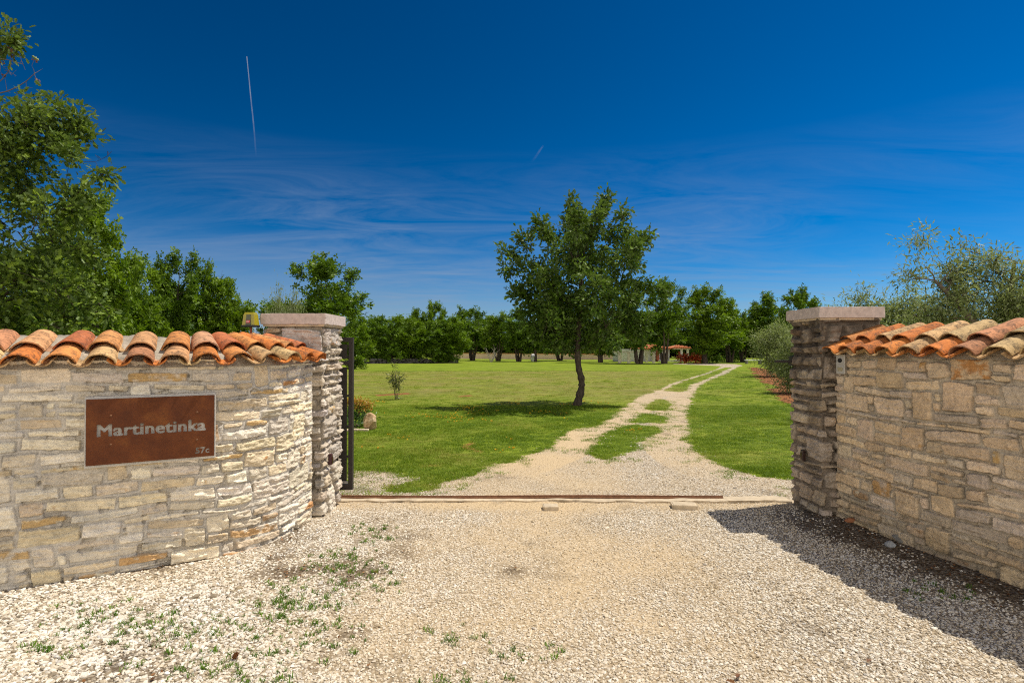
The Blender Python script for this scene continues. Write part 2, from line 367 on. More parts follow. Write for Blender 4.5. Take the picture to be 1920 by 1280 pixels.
M_OAKB = leaf_mat('bright_oak_leaf', (0.034, 0.074, 0.005), (0.20, 0.28, 0.022), (0.13, 0.19, 0.05), .24, .5, .2)
M_FAR = leaf_mat('far_leaf', (0.034, 0.080, 0.005), (0.165, 0.265, 0.014), None, 0.28, 0.5, 0.3)
M_FARB = leaf_mat('far_bright_leaf', (0.060, 0.120, 0.005), (0.19, 0.285, 0.013), None, 0.3, 0.5, 0.3)
M_OLIVE = leaf_mat('olive_leaf', (0.080, 0.112, 0.026), (0.25, 0.30, 0.095), (0.28, 0.32, 0.18), 0.25, 0.5, 0.2)
M_OLEAN = leaf_mat('oleander_leaf', (0.05, 0.07, 0.018), (0.14, 0.16, 0.05), None, 0.25)
M_RED = leaf_mat('red_hedge_leaf', (0.30, 0.035, 0.012), (0.45, 0.10, 0.02), None, 0.25)
M_EUPH = leaf_mat('orange_bract', (0.33, 0.15, 0.02), (0.50, 0.30, 0.05), None, 0.25)
M_HERB = leaf_mat('herb_leaf', (0.05, 0.12, 0.02), (0.12, 0.22, 0.06), None, 0.3)
M_DEADLEAF = leaf_mat('dead_leaf', (0.12, 0.045, 0.018), (0.22, 0.10, 0.04), None, 0.2)
m, t = mat('bark'); p = P(t); M_BARK = m
wv = t.noise(t.n('ShaderNodeMapping', {'Vector': p, 'Scale': (18, 18, 5)}).outputs[0], 1.0, 6, 0.7)
finish(t, t.ramp(wv.outputs[0], [(0.3, (0.030, 0.023, 0.017)), (0.6, (0.085, 0.066, 0.050)), (0.8, (0.17, 0.14, 0.11))]), 0.95, wv.outputs[0], 0.03, 1.0, 0.1)
M_TWIG = plain('grey_twig', (0.15, 0.115, 0.095), 0.9, 0.1)
M_PALETWIG = plain('bleached_twig', (0.30, 0.27, 0.23), 0.9, 0.1)
M_CONC = plain('concrete', (0.50, 0.41, 0.29), 0.9, 0.2, 0, 0.25, 14, 0.006)
M_CAP = plain('cap_stone', (0.50, 0.42, 0.38), 0.88, 0.2, 0, 0.22, 22, 0.006)
M_STEEL = plain('dark_steel', (0.050, 0.043, 0.038), 0.5, 0.4, 0.3, 0.1)
M_ZINC = plain('zinc_fitting', (0.45, 0.45, 0.45), 0.4, 0.5, 0.7)
M_RAILRUST = plain('rusty_rail', (0.19, 0.090, 0.045), 0.8, 0.3, 0.2, 0.35, 30)
M_PLASTER = plain('sign_plaster', (0.52, 0.49, 0.44), 0.9, 0.2, 0, 0.15, 30, 0.004)
m, t = mat('corten'); p = P(t); M_CORTEN = m
n1 = t.noise(p, 130, 5, .7); n2 = t.noise(p, 5, 5, .6); n3 = t.noise(t.n('ShaderNodeMapping', {'Vector': p, 'Scale': (40, 40, 3)}).outputs[0], 1.0, 4, .6)
col = t.ramp(n2.outputs[0], [(0.3, (0.075, 0.018, 0.004)), (0.52, (0.125, 0.033, 0.006)), (0.72, (0.20, 0.064, 0.011))])
col = t.mix(t.rng(n1.outputs[0], 0.50, 0.66, 0, 0.75), col, (0.060, 0.020, 0.009))
col = t.mix(t.rng(n3.outputs[0], .55, .75, 0, .5), col, (0.09, 0.030, 0.010))
finish(t, col, 0.75, n1.outputs[0], 0.002, 0.6, 0.3, 0.0)

# ------------------------------------------------------------------ ground sheet
def geo(a, b, r):
    o = [a]
    while o[-1] < b: o.append(o[-1] + max(o[-1] * r, 1e-3))
    return o
xp = list(np.arange(0, 5, 0.05)) + geo(5.05, 900, 0.018)
xs = np.array([-v for v in xp[:0:-1]] + xp)
ys = np.array([-v for v in geo(2, 300, 0.25)[::-1]] + list(np.arange(-1.5, 1.6, 0.5)) + list(np.arange(1.7, 11, 0.045)) + geo(11, 75, 0.0075) + geo(77, 2500, 0.045))
GX, GY = np.meshgrid(xs, ys)
gm_, gs_, gd_, gdry, gw_ = masks(GX.ravel(), GY.ravel())
GZ = relief(GX.ravel(), GY.ravel())
nx, ny = len(xs), len(ys)
ii = np.arange(nx * ny).reshape(ny, nx)
gf = np.stack([ii[:-1, :-1], ii[:-1, 1:], ii[1:, 1:], ii[1:, :-1]], -1).reshape(-1, 4)
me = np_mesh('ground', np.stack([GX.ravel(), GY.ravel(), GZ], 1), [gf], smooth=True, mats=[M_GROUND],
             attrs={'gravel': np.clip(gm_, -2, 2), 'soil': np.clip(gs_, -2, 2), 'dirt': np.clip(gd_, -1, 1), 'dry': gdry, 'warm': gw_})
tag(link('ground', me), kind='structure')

# ------------------------------------------------------------------ stone walls and pillars: real relief, stone by stone
PAL_L = [(1.26 * q[0], 1.25 * q[1], 1.19 * q[2]) for q in [(0.62, 0.54, 0.42), (0.68, 0.61, 0.50), (0.58, 0.48, 0.35), (0.64, 0.55, 0.40), (0.55, 0.49, 0.41), (0.70, 0.64, 0.55)]]
PAL_R = [(q[0] * 1.34, q[1] * 1.31, q[2] * 1.26) for q in [(0.58, 0.45, 0.30), (0.62, 0.50, 0.35), (0.52, 0.40, 0.27), (0.55, 0.44, 0.32), (0.63, 0.53, 0.40), (0.50, 0.42, 0.33)]]
def stone_field(S, Z, L, H, seed, pal, mortar, rowh=(0.048, 0.105), cell=0.035, relief_amp=1.0, rust=0.10, joint=(0.003, 0.008), big=1.3, recess=0.014, soft=0.007, tilt=0.008, shrink=0.012, med=16, holes=0.22, ww=(4, 13), groove=0.009, dark=.45, crad=1.0):
    rg = np.random.RandomState(seed)
    zb = [0.0]
    while zb[-1] < H + .02: zb.append(zb[-1] + rg.uniform(*rowh))
    zb = np.array(zb); NR = len(zb) - 1; NC = int(L / cell) + 2
    gid = -np.ones((NR, NC), int); st = []
    def put(r, c, h, w_):
        if r + h > NR or c + w_ > NC or (gid[r:r + h, c:c + w_] >= 0).any(): return False
        gid[r:r + h, c:c + w_] = len(st); st.append((c * cell, (c + w_) * cell, zb[r], zb[r + h])); return True
    for _ in range(int(L * H * big * 3)): put(rg.randint(0, NR), rg.randint(0, NC), rg.choice([2, 2, 3]), rg.randint(4, 9))
    for _ in range(int(L * H * med)): put(rg.randint(0, NR), rg.randint(0, NC), 2, rg.randint(*ww))
    for r in range(NR):
        c = 0
        while c < NC:
            if gid[r, c] >= 0: c += 1; continue
            e = c
            while e < NC and gid[r, e] < 0: e += 1
            w_ = min(e - c, rg.randint(*ww))
            if e - c - w_ < 2: w_ = e - c
            put(r, c, 1, w_); c += w_
    st = np.array(st); n = len(st)
    S2 = S + 0.011 * fbm(S * 7, Z * 7, 0, seed + 1, 3); Z2 = Z + 0.010 * fbm(S * 5, Z * 8, 0, seed + 2, 3) + 0.018 * vn(S * 1.3, Z * 1.0, 0, seed + 3)
    S2 = np.clip(S2, 0, L - 1e-4); Z2 = np.clip(Z2, 0, H - 1e-4)
    r = np.clip(np.searchsorted(zb, Z2, 'right') - 1, 0, NR - 1); c = np.clip((S2 / cell).astype(int), 0, NC - 1)
    k = gid[r, c]; q = st[k]
    dx = np.minimum(S2 - q[:, 0], q[:, 1] - S2); dz = np.minimum(Z2 - q[:, 2], q[:, 3] - Z2)
    sk = rg.uniform(-.07, .07, n)[k]; sk2 = rg.uniform(-.22, .22, n)[k]; u_ = S2 - (q[:, 0] + q[:, 1]) / 2; v_ = Z2 - (q[:, 2] + q[:, 3]) / 2
    hw = (q[:, 1] - q[:, 0]) / 2 - (rg.uniform(0, shrink, n) * rg.rand(n))[k]; hh = (q[:, 3] - q[:, 2]) / 2 - (rg.uniform(0, shrink * .7, n) * rg.rand(n))[k]
    tp = rg.uniform(-.18, .18, n)[k] * u_ / np.maximum(hw, .02) * hh
    dx = hw - np.abs(u_ + v_ * sk2); dz = hh - np.abs(v_ + u_ * sk) - np.maximum(tp, 0)
    rad = crad * rg.uniform(0.008, 0.038, n)[k]; rad = np.minimum(rad, hh * .8)
    d = np.where((dx < rad) & (dz < rad), rad - np.hypot(rad - dx, rad - dz), np.minimum(dx, dz))
    d = d + 0.006 * fbm(S * 26, Z * 26, 0, seed + 4, 3)
    jw = rg.uniform(*joint, n)[k]
    tt = sstep((d - jw) / soft)
    base = rg.uniform(-0.006, 0.012, n)[k]
    ti = rg.uniform(-1, 1, n)[k] * tilt * ((Z2 - q[:, 2]) / (q[:, 3] - q[:, 2]) - .5) * 2 + rg.uniform(-1, 1, n)[k] * tilt * ((S2 - q[:, 0]) / (q[:, 1] - q[:, 0]) - .5)
    o = k * 3.7
    strat = vn(S * 9 + o, Z * 48 + o, 0, seed + 6); chip = fbm(S * 16 + o, Z * 26 - o, 0, seed + 7, 3)
    steps = np.floor(chip * 3.5 + 0.4 * strat) / 3.5
    hs = base + ti + relief_amp * (0.0045 * strat + 0.007 * steps + 0.004 * fbm(S * 45, Z * 60, 0, seed + 8, 2))
    mh = -recess + 0.005 * fbm(S * 28, Z * 28, 0, seed + 9, 3) + 0.006 * fbm(S * 3, Z * 3, 0, seed + 10, 2) - 0.035 * sstep(fbm(S * 9, Z * 9, 0, seed + 14, 3) - holes, 0, .10)
    gr = np.exp(-((d - jw) / 0.0045) ** 2) * sstep(fbm(S * 6, Z * 6, 0, seed + 15, 3), -.25, .35)
    h = mh * (1 - tt) + np.maximum(hs, mh + .003) * tt - groove * gr
    pc = np.array(pal)[rg.randint(0, len(pal), n)] * rg.uniform(0.84, 1.14, (n, 1))
    pc[:, 1] *= rg.uniform(.985, 1.01, n); pc[:, 2] *= rg.uniform(.95, 1.04, n)
    cc = pc[k] * (1 + 0.12 * fbm(S * 8 + o, Z * 14, 0, seed + 11, 3))[:, None]
    rs = np.where(rg.rand(n) < rust, rg.uniform(0.6, 1.25, n), rg.uniform(-.25, 0.22, n))[k]
    rm = sstep(fbm(S * 11 + o, Z * 15, 0, seed + 12, 4, .6) * 1.3 + rs - 0.62, 0, 0.45)[:, None]
    rc = np.array([(0.55, 0.25, 0.07), (0.62, 0.40, 0.15), (0.48, 0.30, 0.16), (0.62, 0.36, 0.13)])[rg.randint(0, 4, n)][k]
    cc = cc * (1 - 0.85 * rm) + rc * 0.85 * rm
    cc = cc * tt[:, None] + np.array(mortar) * (1 + .15 * fbm(S * 40, Z * 40, 0, seed + 13, 2))[:, None] * (1 - tt[:, None])
    cc = cc * (1 - dark * gr[:, None])
    return h, cc, tt
def resample(Pth, step):
    Pth = np.asarray(Pth, float); s = np.concatenate([[0], np.cumsum(np.linalg.norm(np.diff(Pth, axis=0), axis=1))])
    n = int(s[-1] / step) + 1; q = np.linspace(0, s[-1], n); xy = np.stack([np.interp(q, s, Pth[:, 0]), np.interp(q, s, Pth[:, 1])], 1)
    return q, xy
def path_normals(xy, side):
    tg = np.gradient(xy, axis=0); tg /= np.linalg.norm(tg, axis=1, keepdims=True) + 1e-9
    k = np.ones(9) / 9
    tg = np.stack([np.convolve(np.pad(tg[:, i], 4, 'edge'), k, 'valid') for i in (0, 1)], 1); tg /= np.linalg.norm(tg, axis=1, keepdims=True)
    return np.stack([tg[:, 1], -tg[:, 0]], 1) * side
def stone_sheet(name, Pth, side, z0, z1, step, seed, pal, mortar, m_, parent, shade=None, **kw):
    q, xy = resample(Pth, step); nrm = path_normals(xy, side)
    zz = np.linspace(z0, z1, int((z1 - z0) / step) + 1); S, Z = np.meshgrid(q, zz)
    h, c, tt = stone_field(S.ravel(), Z.ravel() - z0, q[-1] + .01, z1 - z0 + .01, seed, pal, mortar, **kw)
    if shade is not None: c = shade(S.ravel(), Z.ravel(), c)
    X = np.tile(xy[:, 0], len(zz)) + np.tile(nrm[:, 0], len(zz)) * h; Y = np.tile(xy[:, 1], len(zz)) + np.tile(nrm[:, 1], len(zz)) * h
    n1, n2 = len(zz), len(q); I = np.arange(n1 * n2).reshape(n1, n2)
    f = np.stack([I[:-1, :-1], I[:-1, 1:], I[1:, 1:], I[1:, :-1]], -1).reshape(-1, 4)
    if side < 0: f = f[:, ::-1]
    me = np_mesh(name, np.stack([X, Y, Z.ravel()], 1), [f], col=c, smooth=True, mats=[m_])
    return link(name, me, parent)
def wall_core(Pth, side, z0, z1, th, m_, parent, colr, zback=None):
    q, xy = resample(Pth, 0.08); nrm = path_normals(xy, side); zb = zback or z1
    a = xy - nrm * 0.03; b = xy - nrm * th; n = len(q)
    v = np.concatenate([np.c_[a, np.full(n, z0)], np.c_[a, np.full(n, z1)], np.c_[b, np.full(n, zb)], np.c_[b, np.full(n, z0)]])
    I = np.arange(n - 1); f = np.concatenate([np.stack([I + k * n, I + 1 + k * n, I + 1 + ((k + 1) % 4) * n, I + ((k + 1) % 4) * n], 1) for k in range(4)])
    caps = np.array([[0, n, 2 * n, 3 * n], [n - 1, 4 * n - 1, 3 * n - 1, 2 * n - 1]])
    me = np_mesh('wall_core', v, [f, caps], col=np.tile(colr, (len(v), 1)), mats=[m_]); return link('wall_core', me, parent)

TILE_PAL = [(0.58, 0.19, 0.045), (0.60, 0.25, 0.075), (0.56, 0.30, 0.14), (0.60, 0.38, 0.18), (0.60, 0.42, 0.20), (0.46, 0.15, 0.06), (0.50, 0.27, 0.15), (0.62, 0.22, 0.05), (0.56, 0.33, 0.17), (0.48, 0.22, 0.11), (0.62, 0.40, 0.19), (0.58, 0.34, 0.16), (0.60, 0.28, 0.10), (0.56, 0.26, 0.10)]
def tile_coping(Pth, side, zlip, slope, pitch, seed, parent, first=0.06, over=0.10, cut=None):
    rg = np.random.RandomState(seed); V = []; FQ = []; C = []; nv = 0
    s = np.concatenate([[0], np.cumsum(np.linalg.norm(np.diff(Pth, axis=0), axis=1))])
    sf = lambda a: np.array([np.interp(a, s, Pth[:, 0]), np.interp(a, s, Pth[:, 1])])
    def one(a, t0, t1, r0, r1, up, lift0, lift1, colr, yaw):
        nonlocal nv
        p = sf(a); e = sf(min(a + .12, s[-1])) - sf(max(a - .12, 0)); e /= np.linalg.norm(e); n = np.array([e[1], -e[0]]) * side
        ca, sa = math.cos(slope), math.sin(slope)
        U = np.array([-n[0] * ca, -n[1] * ca, sa]); sd = np.array([e[0], e[1], 0.0]); N = np.cross(U, sd); N *= np.sign(N[2])
        O = np.array([*(p + n * over), zlip])
        U = U * math.cos(yaw) + sd * math.sin(yaw); sd = np.cross(N, U); 
        na, nl = 13, 7; th = 0.0105
        half = R(80 if up else 70)
        an = np.linspace(-half, half, na); tl = np.linspace(0, 1, nl)
        A_, T_ = np.meshgrid(an, tl); rr = r0 + (r1 - r0) * T_
        rr = rr * (1 + 0.02 * vn(A_ * 2 + a * 9, T_ * 3, 0, seed)); lf = lift0 + (lift1 - lift0) * T_ + 0.003 * vn(A_ * 1.5, T_ * 2 + a * 5, 0, seed + 1)
        tt = t0 + (t1 - t0) * T_
        tt = tt + (T_ == 0) * 0.006 * vn(A_ * 3, a * 7, 0, seed + 2)
        sg = 1.0 if up else -1.0
        def surf(r_): return O + tt[..., None] * U + (np.sin(A_) * r_)[..., None] * sd + (lf + sg * (np.cos(A_) * r_ * 0.86))[..., None] * N
        o_, i_ = surf(rr).reshape(-1, 3), surf(rr - th).reshape(-1, 3)
        I = np.arange(na * nl).reshape(nl, na); q = np.stack([I[:-1, :-1], I[:-1, 1:], I[1:, 1:], I[1:, :-1]], -1).reshape(-1, 4); m_ = na * nl
        rim = []
        for ed in (I[0], I[-1, ::-1], I[::-1, 0], I[:, -1]):
            rim.append(np.stack([ed[:-1], ed[:-1] + m_, ed[1:] + m_, ed[1:]], 1))
        V.append(o_); V.append(i_); FQ.append(np.concatenate([q, q[:, ::-1] + m_] + rim) + nv); nv += 2 * m_
        C.append(np.tile(colr, (2 * m_, 1)))
    a = first; 
    def colr(lo=False): return np.array(TILE_PAL[rg.choice([0, 1, 9, 2, 0, 7, 3, 4, 10]) if lo else rg.randint(len(TILE_PAL))]) * rg.uniform(0.88, 1.2)
    while a < s[-1]:
        w = lambda k: rg.uniform(-k, k)
        one(a + pitch / 2 + w(.006), 0.0 + w(.012), 0.36, 0.078, 0.092, False, 0.080, 0.080, colr(True), w(.02))
        one(a + pitch / 2 + w(.006), 0.26 + w(.012), 0.58, 0.076, 0.090, False, 0.098, 0.094, colr(), w(.02))
        one(a + w(.006), 0.015 + w(.015), 0.36, 0.098, 0.081, True, 0.022, 0.016, colr(True), w(.03))
        one(a + w(.006), 0.215 + w(.02), 0.60 + w(.01), 0.100, 0.083, True, 0.046, 0.028, colr(), w(.03))
        a += pitch + w(.004)
    me = np_mesh('tile_coping', np.concatenate(V), [np.concatenate(FQ)], col=np.concatenate(C), smooth=False, mats=[M_TILE])
    me.polygons.foreach_set('use_smooth', np.ones(len(me.polygons), bool))
    o = link('tile_coping', me, parent)
    md = o.modifiers.new('edge', 'EDGE_SPLIT'); md.split_angle = R(50)
    return o
def bedding(Pth, side, zlip, slope, parent, seed, over):
    """rough mortar bed under the tiles"""
    q, xy = resample(Pth, 0.02); nrm = path_normals(xy, side); tt = np.array([-0.02, 0.03, 0.08, 0.16, 0.26, 0.40, 0.52, 0.54]); n = len(q)
    V = []
    for j, t_ in enumerate(tt):
        p_ = xy - nrm * (t_ - 0.0) * math.cos(slope); z = zlip + (t_ + over) * math.sin(slope) + 0.045 + 0.018 * fbm(q * 18, j * 1.7, 0, seed, 3)
        if j == 0: z = z * 0 + zlip - 0.0
        if j == len(tt) - 1: z = z - 0.25
        V.append(np.c_[p_ + nrm * (0.012 * fbm(q * 25, j * 2.1, 0, seed + 1, 2))[:, None], z])
    I = np.arange(n * len(tt)).reshape(len(tt), n); f = np.stack([I[:-1, :-1], I[:-1, 1:], I[1:, 1:], I[1:, :-1]], -1).reshape(-1, 4)
    v = np.concatenate(V); c = np.array([0.40, 0.35, 0.28]) * (1 + .35 * fbm(v[:, 0] * 14, v[:, 1] * 14, v[:, 2] * 14, seed + 2, 3))[:, None]
    return link('mortar_bed', np_mesh('mortar_bed', v, [f], col=c, smooth=True, mats=[M_WALL]), parent)

MORT_L = (0.62, 0.57, 0.49); MORT_R = (0.54, 0.46, 0.35)
lw = thing('stone_wall', (0, 0, 0), 'curved white limestone wall carrying the rusty name plate, with orange tile coping', 'wall', 'gate walls')
LZ = 1.56
stone_sheet('stonework', LP, -1, -0.06, LZ, 0.0052, 11, PAL_L, MORT_L, M_WALL, lw, relief_amp=1.7, shrink=.014, big=1.6, recess=.008, groove=.006, dark=.28, crad=.6)
wall_core(LP, -1, -0.1, LZ - 0.02, 0.42, M_WALL, lw, MORT_L, 1.66)
bedding(LP, -1, 1.505, R(18.5), lw, 50, 0.10)
tile_coping(LP, -1, 1.505, R(18.5), 0.222, 21, lw, first=0.05)
rw = thing('stone_wall', (0, 0, 0), 'shaded tan limestone wall beside the dark pillar, with intercom and orange tile coping', 'wall', 'gate walls')
RZ = 1.61
def damp(S, Z, c):
    k = sstep(0.42 + 0.18 * fbm(S * 3, Z * 3, 0, 77) - Z, 0, 0.4)[:, None] * 0.55
    return c * (1 - k) + c * np.array((0.45, 0.42, 0.34)) * k
stone_sheet('stonework', RP, 1, -0.06, RZ, 0.0052, 12, PAL_R, MORT_R, M_RWALL, rw, shade=damp, relief_amp=1.1, rust=0.13, joint=(0.002, 0.008), shrink=.014, big=2.0)
wall_core(RP, 1, -0.1, RZ - 0.02, 0.42, M_RWALL, rw, MORT_R, 1.7)
bedding(RP, 1, 1.565, R(21), rw, 51, 0.10)
tile_coping(RP, 1, 1.565, R(21), 0.222, 23, rw, first=0.05)

def pillar(x0, x1, y0, y1, H, seed, m_, pal, mort, label, shade=None):
    root = thing('gate_pillar', ((x0 + x1) / 2, (y0 + y1) / 2, 0), label, 'pillar', 'gate pillars')
    r = 0.03; a = (x1 - x0) / 2; b = (y1 - y0) / 2; pts = []
    for (cx, cy, s0) in ((a - r, b - r, 0), (-a + r, b - r, 90), (-a + r, -b + r, 180), (a - r, -b + r, 270)):
        for k in range(0, 91, 15): pts.append((cx + r * math.cos(R(s0 + k)), cy + r * math.sin(R(s0 + k))))
    pts.append(pts[0])
    stone_sheet('stonework', pts, 1, -0.06, H - 0.105, 0.0065, seed, pal, mort, m_, root, shade=shade, rowh=(0.060, 0.135), cell=.05, ww=(3, 7), relief_amp=2.0, joint=(0.003, 0.010), recess=0.028, big=1.6, med=10, rust=0.015, soft=0.018, tilt=0.015, shrink=.016)
    bm = bmesh.new(); bmesh.ops.create_cube(bm, size=1); bmesh.ops.bevel(bm, geom=bm.edges[:], offset=.012, segments=1, affect='EDGES'); bmesh.ops.subdivide_edges(bm, edges=bm.edges[:], cuts=24, use_grid_fill=True)
    for v in bm.verts:
        q = np.array(v.co) * (2 * a + .05, 2 * b + .05, .106); n1 = fbm(q[0] * 9, q[1] * 9, q[2] * 9 + seed, seed, 4); ed = sorted(abs(np.array(v.co)))[1] > .47
        q = q * (1 + .008 * n1) - np.sign(q) * (.010 * max(0, fbm(q[0] * 14, q[1] * 14, q[2] * 14, seed + 1, 3)) if ed else 0); v.co = (q[0], q[1], H - .054 + q[2])
    me = bpy.data.meshes.new('capstone'); bm.to_mesh(me); bm.free(); me.materials.append(M_CAP); cap = link('capstone', me, root)
    mb = MB(); mb.box(-a - .004, a + .004, -b - .004, b + .004, H - 0.126, H - 0.1045); mb.build('mortar_bed', M_CONC, root)
    return root
lp_ = pillar(-2.41, -1.825, 5.38, 5.98, 1.985, 31, M_LPILL, [(0.60, 0.52, 0.41), (0.66, 0.59, 0.48), (0.52, 0.45, 0.37), (0.57, 0.47, 0.35), (0.50, 0.45, 0.40)], (0.42, 0.36, 0.28),
             'white limestone gate pillar at the end of the wall with the name plate')
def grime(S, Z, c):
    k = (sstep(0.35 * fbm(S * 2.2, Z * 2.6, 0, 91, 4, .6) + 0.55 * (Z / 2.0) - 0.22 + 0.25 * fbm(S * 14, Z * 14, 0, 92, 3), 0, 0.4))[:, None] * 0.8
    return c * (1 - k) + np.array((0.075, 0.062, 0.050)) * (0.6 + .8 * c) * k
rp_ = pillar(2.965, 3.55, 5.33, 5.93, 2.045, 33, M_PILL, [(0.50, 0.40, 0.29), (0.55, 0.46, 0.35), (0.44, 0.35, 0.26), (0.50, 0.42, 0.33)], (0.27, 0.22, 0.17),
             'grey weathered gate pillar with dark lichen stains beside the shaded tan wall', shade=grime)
# short bar sticking out behind the right pillar
mb = MB(); mb.box(-0.46, -0.29, 0.255, 0.29, 1.495, 1.52); mb.box(-0.30, -0.26, 0.24, 0.304, 1.46, 1.56); mb.build('catch_bar', M_STEEL, rp_)

# ------------------------------------------------------------------ name plate: rusty steel with the letters cut through
AL, AR = np.array(at(164, 748, 3.90)), np.array(at(402.5, 740, 4.285))
ex = AR - AL; ex[2] = 0; wS = np.linalg.norm(ex); ex /= wS; nS = np.array([ex[1], -ex[0], 0]); hS = 0.463
zT = 1.29
sign = thing('name_plate', (AL[0], AL[1], zT - hS), 'rusty brown steel plate with cut-out name and house number on the white wall', 'sign')
sign.rotation_euler.z = math.atan2(ex[1], ex[0])
def text_mesh(body, size, x, z, width, bold):
    cu = bpy.data.curves.new('tmp_text', 'FONT'); cu.body = body; cu.size = size; cu.offset = bold; cu.resolution_u = 5; cu.space_character = 1.06; cu.extrude = 0.02
    ob = bpy.data.objects.new('tmp_text', cu); COL.objects.link(ob); bpy.context.view_layer.update()
    me = bpy.data.meshes.new_from_object(ob.evaluated_get(bpy.context.evaluated_depsgraph_get()))
    bpy.data.objects.remove(ob); bpy.data.curves.remove(cu)
    co = np.array([v.co[:] for v in me.vertices]); x0, x1 = co[:, 0].min(), co[:, 0].max()
    co[:, 0] = x + (co[:, 0] - x0) * width / (x1 - x0); co[:, 1] += z; f = [list(p_.vertices) for p_ in me.polygons]; bpy.data.meshes.remove(me); return co, f
mb = MB(); mb.add(*text_mesh('Martinetinka', 0.118, wS * 0.077, hS * 0.432, wS * 0.847, 0.0028)); name_v, name_f = mb.v[0].copy(), list(mb.f); mb.add(*text_mesh('57c', 0.062, wS * 0.842, hS * 0.060, wS * 0.118, 0.0022))
me = bpy.data.meshes.new('cutter'); me.from_pydata(np.concatenate(mb.v).tolist(), [], mb.f)
bm = bmesh.new(); bm.from_mesh(me); bmesh.ops.remove_doubles(bm, verts=bm.verts[:], dist=1e-6); bm.to_mesh(me); bm.free()
cutter = bpy.data.objects.new('cutter', me); COL.objects.link(cutter)
mb = MB(); mb.box(0, wS, 0, hS, -.003, .003); tmp = mb.build('tmp_plate', M_CORTEN)
md = tmp.modifiers.new('cut', 'BOOLEAN'); md.object = cutter; md.operation = 'DIFFERENCE'; md.solver = 'EXACT'; md.use_self = True; bpy.context.view_layer.update()
me2 = bpy.data.meshes.new('cutter'); me2.from_pydata(name_v.tolist(), [], name_f)
bm = bmesh.new(); bm.from_mesh(me2); bmesh.ops.remove_doubles(bm, verts=bm.verts[:], dist=1e-6); bm.to_mesh(me2); bm.free()
cut2 = bpy.data.objects.new('cutter', me2); COL.objects.link(cut2); cut2.location.x = 0.0042
md = tmp.modifiers.new('cut_wider', 'BOOLEAN'); md.object = cut2; md.operation = 'DIFFERENCE'; md.solver = 'EXACT'; md.use_self = True; bpy.context.view_layer.update()
pm = bpy.data.meshes.new_from_object(tmp.evaluated_get(bpy.context.evaluated_depsgraph_get())); bpy.data.objects.remove(tmp); bpy.data.objects.remove(cutter); bpy.data.objects.remove(cut2)
pm.name = 'plate'
po = link('plate', pm, sign); po.rotation_euler = (R(90), 0, 0); po.location = (0, -0.032, 0)
mb = MB(); mb.box(-0.012, wS + 0.010, -0.012, 0.09, -0.022, hS + 0.016, 0.004); mb.build('plaster_backing', M_PLASTER, sign)
for (u, v) in ((0.18, 0.74), (0.855, 0.73), (0.18, 0.30), (0.855, 0.28)):
    mb = MB(); mb.tube([(u * wS, -0.012, v * hS), (u * wS, -0.0365, v * hS)], 0.0075, 10); mb.build('bolt', M_RAILRUST, sign, True)

# ------------------------------------------------------------------ gate, track, fittings
gate = thing('sliding_gate', (-1.76, 6.16, 0), 'dark steel sliding gate leaf slid open behind the white pillar', 'gate')
mb = MB()
mb.box(-0.048, 0, -.025, .025, 0.085, 1.765, .003)
mb.box(-4.95, -4.90, -.025, .025, 0.085, 1.765, .003); mb.box(-2.5, -2.45, -.022, .022, 0.15, 1.46, .003)
mb.box(-4.90, -0.048, -.025, .025, 1.715, 1.765, .003); mb.box(-4.90, -0.048, -.025, .025, 1.46, 1.505, .003); mb.box(-4.90, -0.048, -.025, .025, 0.085, 0.15, .003)
mb.build('frame', M_STEEL, gate)
mb = MB(); mb.box(-4.86, -0.066, -.012, -.008, 1.53, 1.69); mb.build('upper_panel', M_STEEL, gate)
mb = MB(); mb.box(-2.42, -0.068, -.012, -.008, 0.165, 1.435); mb.build('lower_panel', M_STEEL, gate)
mb = MB(); mb.box(-4.87, -2.53, -.012, -.008, 0.165, 1.435); mb.build('lower_panel', M_STEEL, gate)
for z in (1.55, 1.67): 
    mb = MB(); mb.box(-0.068, -0.047, -.010, .006, z - .011, z + .011); mb.build('panel_clip', M_STEEL, gate)
for z in (0.45, 0.78, 1.12):
    mb = MB(); mb.box(-0.070, -0.047, -.010, .006, z - .011, z + .011); mb.build('panel_clip', M_STEEL, gate)
mb = MB(); mb.box(-0.16, -0.05, -.030, -.0255, 0.155, 0.185); mb.build('roller_bracket', M_ZINC, gate)
for x in (-0.45, -4.4):
    mb = MB(); mb.tube([(x, -.012, 0.062), (x, .012, 0.062)], 0.04, 16); mb.build('wheel', M_ZINC, gate, True)

track = thing('gate_track', (0, 6.05, 0), 'rusty gate rail on a narrow concrete strip across the driveway', 'gate track')
mb = MB(); nseg = 60
def strip(x0, x1, yc, hw, zt, seed, mb):
    n = int((x1 - x0) / 0.03); x = np.linspace(x0, x1, n)
    prof = [(-hw, -.06), (-hw, zt - .004), (-hw + .012, zt), (hw - .012, zt), (hw, zt - .004), (hw, -.06)]
    v = np.array([[(xx, py_ + (0.03 * vn(xx * 5, j, 0, seed) + 0.012 * vn(xx * 22, j, 0, seed + 2)), pz + 0.005 * vn(xx * 6, j * .7, 0, seed + 1)) for j, (py_, pz) in enumerate(prof)] for xx in x]); v[..., 1] += yc
    m_ = len(prof); f = [(i * m_ + j, i * m_ + j + 1, (i + 1) * m_ + j + 1, (i + 1) * m_ + j) for i in range(n - 1) for j in range(m_ - 1)]
    mb.add(v.reshape(-1, 3), f)
strip(-1.95, 2.98, -0.02, 0.085, 0.022, 5, mb); mb.build('footing', M_CONC, track)
mb = MB()
xr = np.linspace(-2.6, 2.29, 80); zr = 0.028 + 0.004 * np.sin(xr * 2.1)
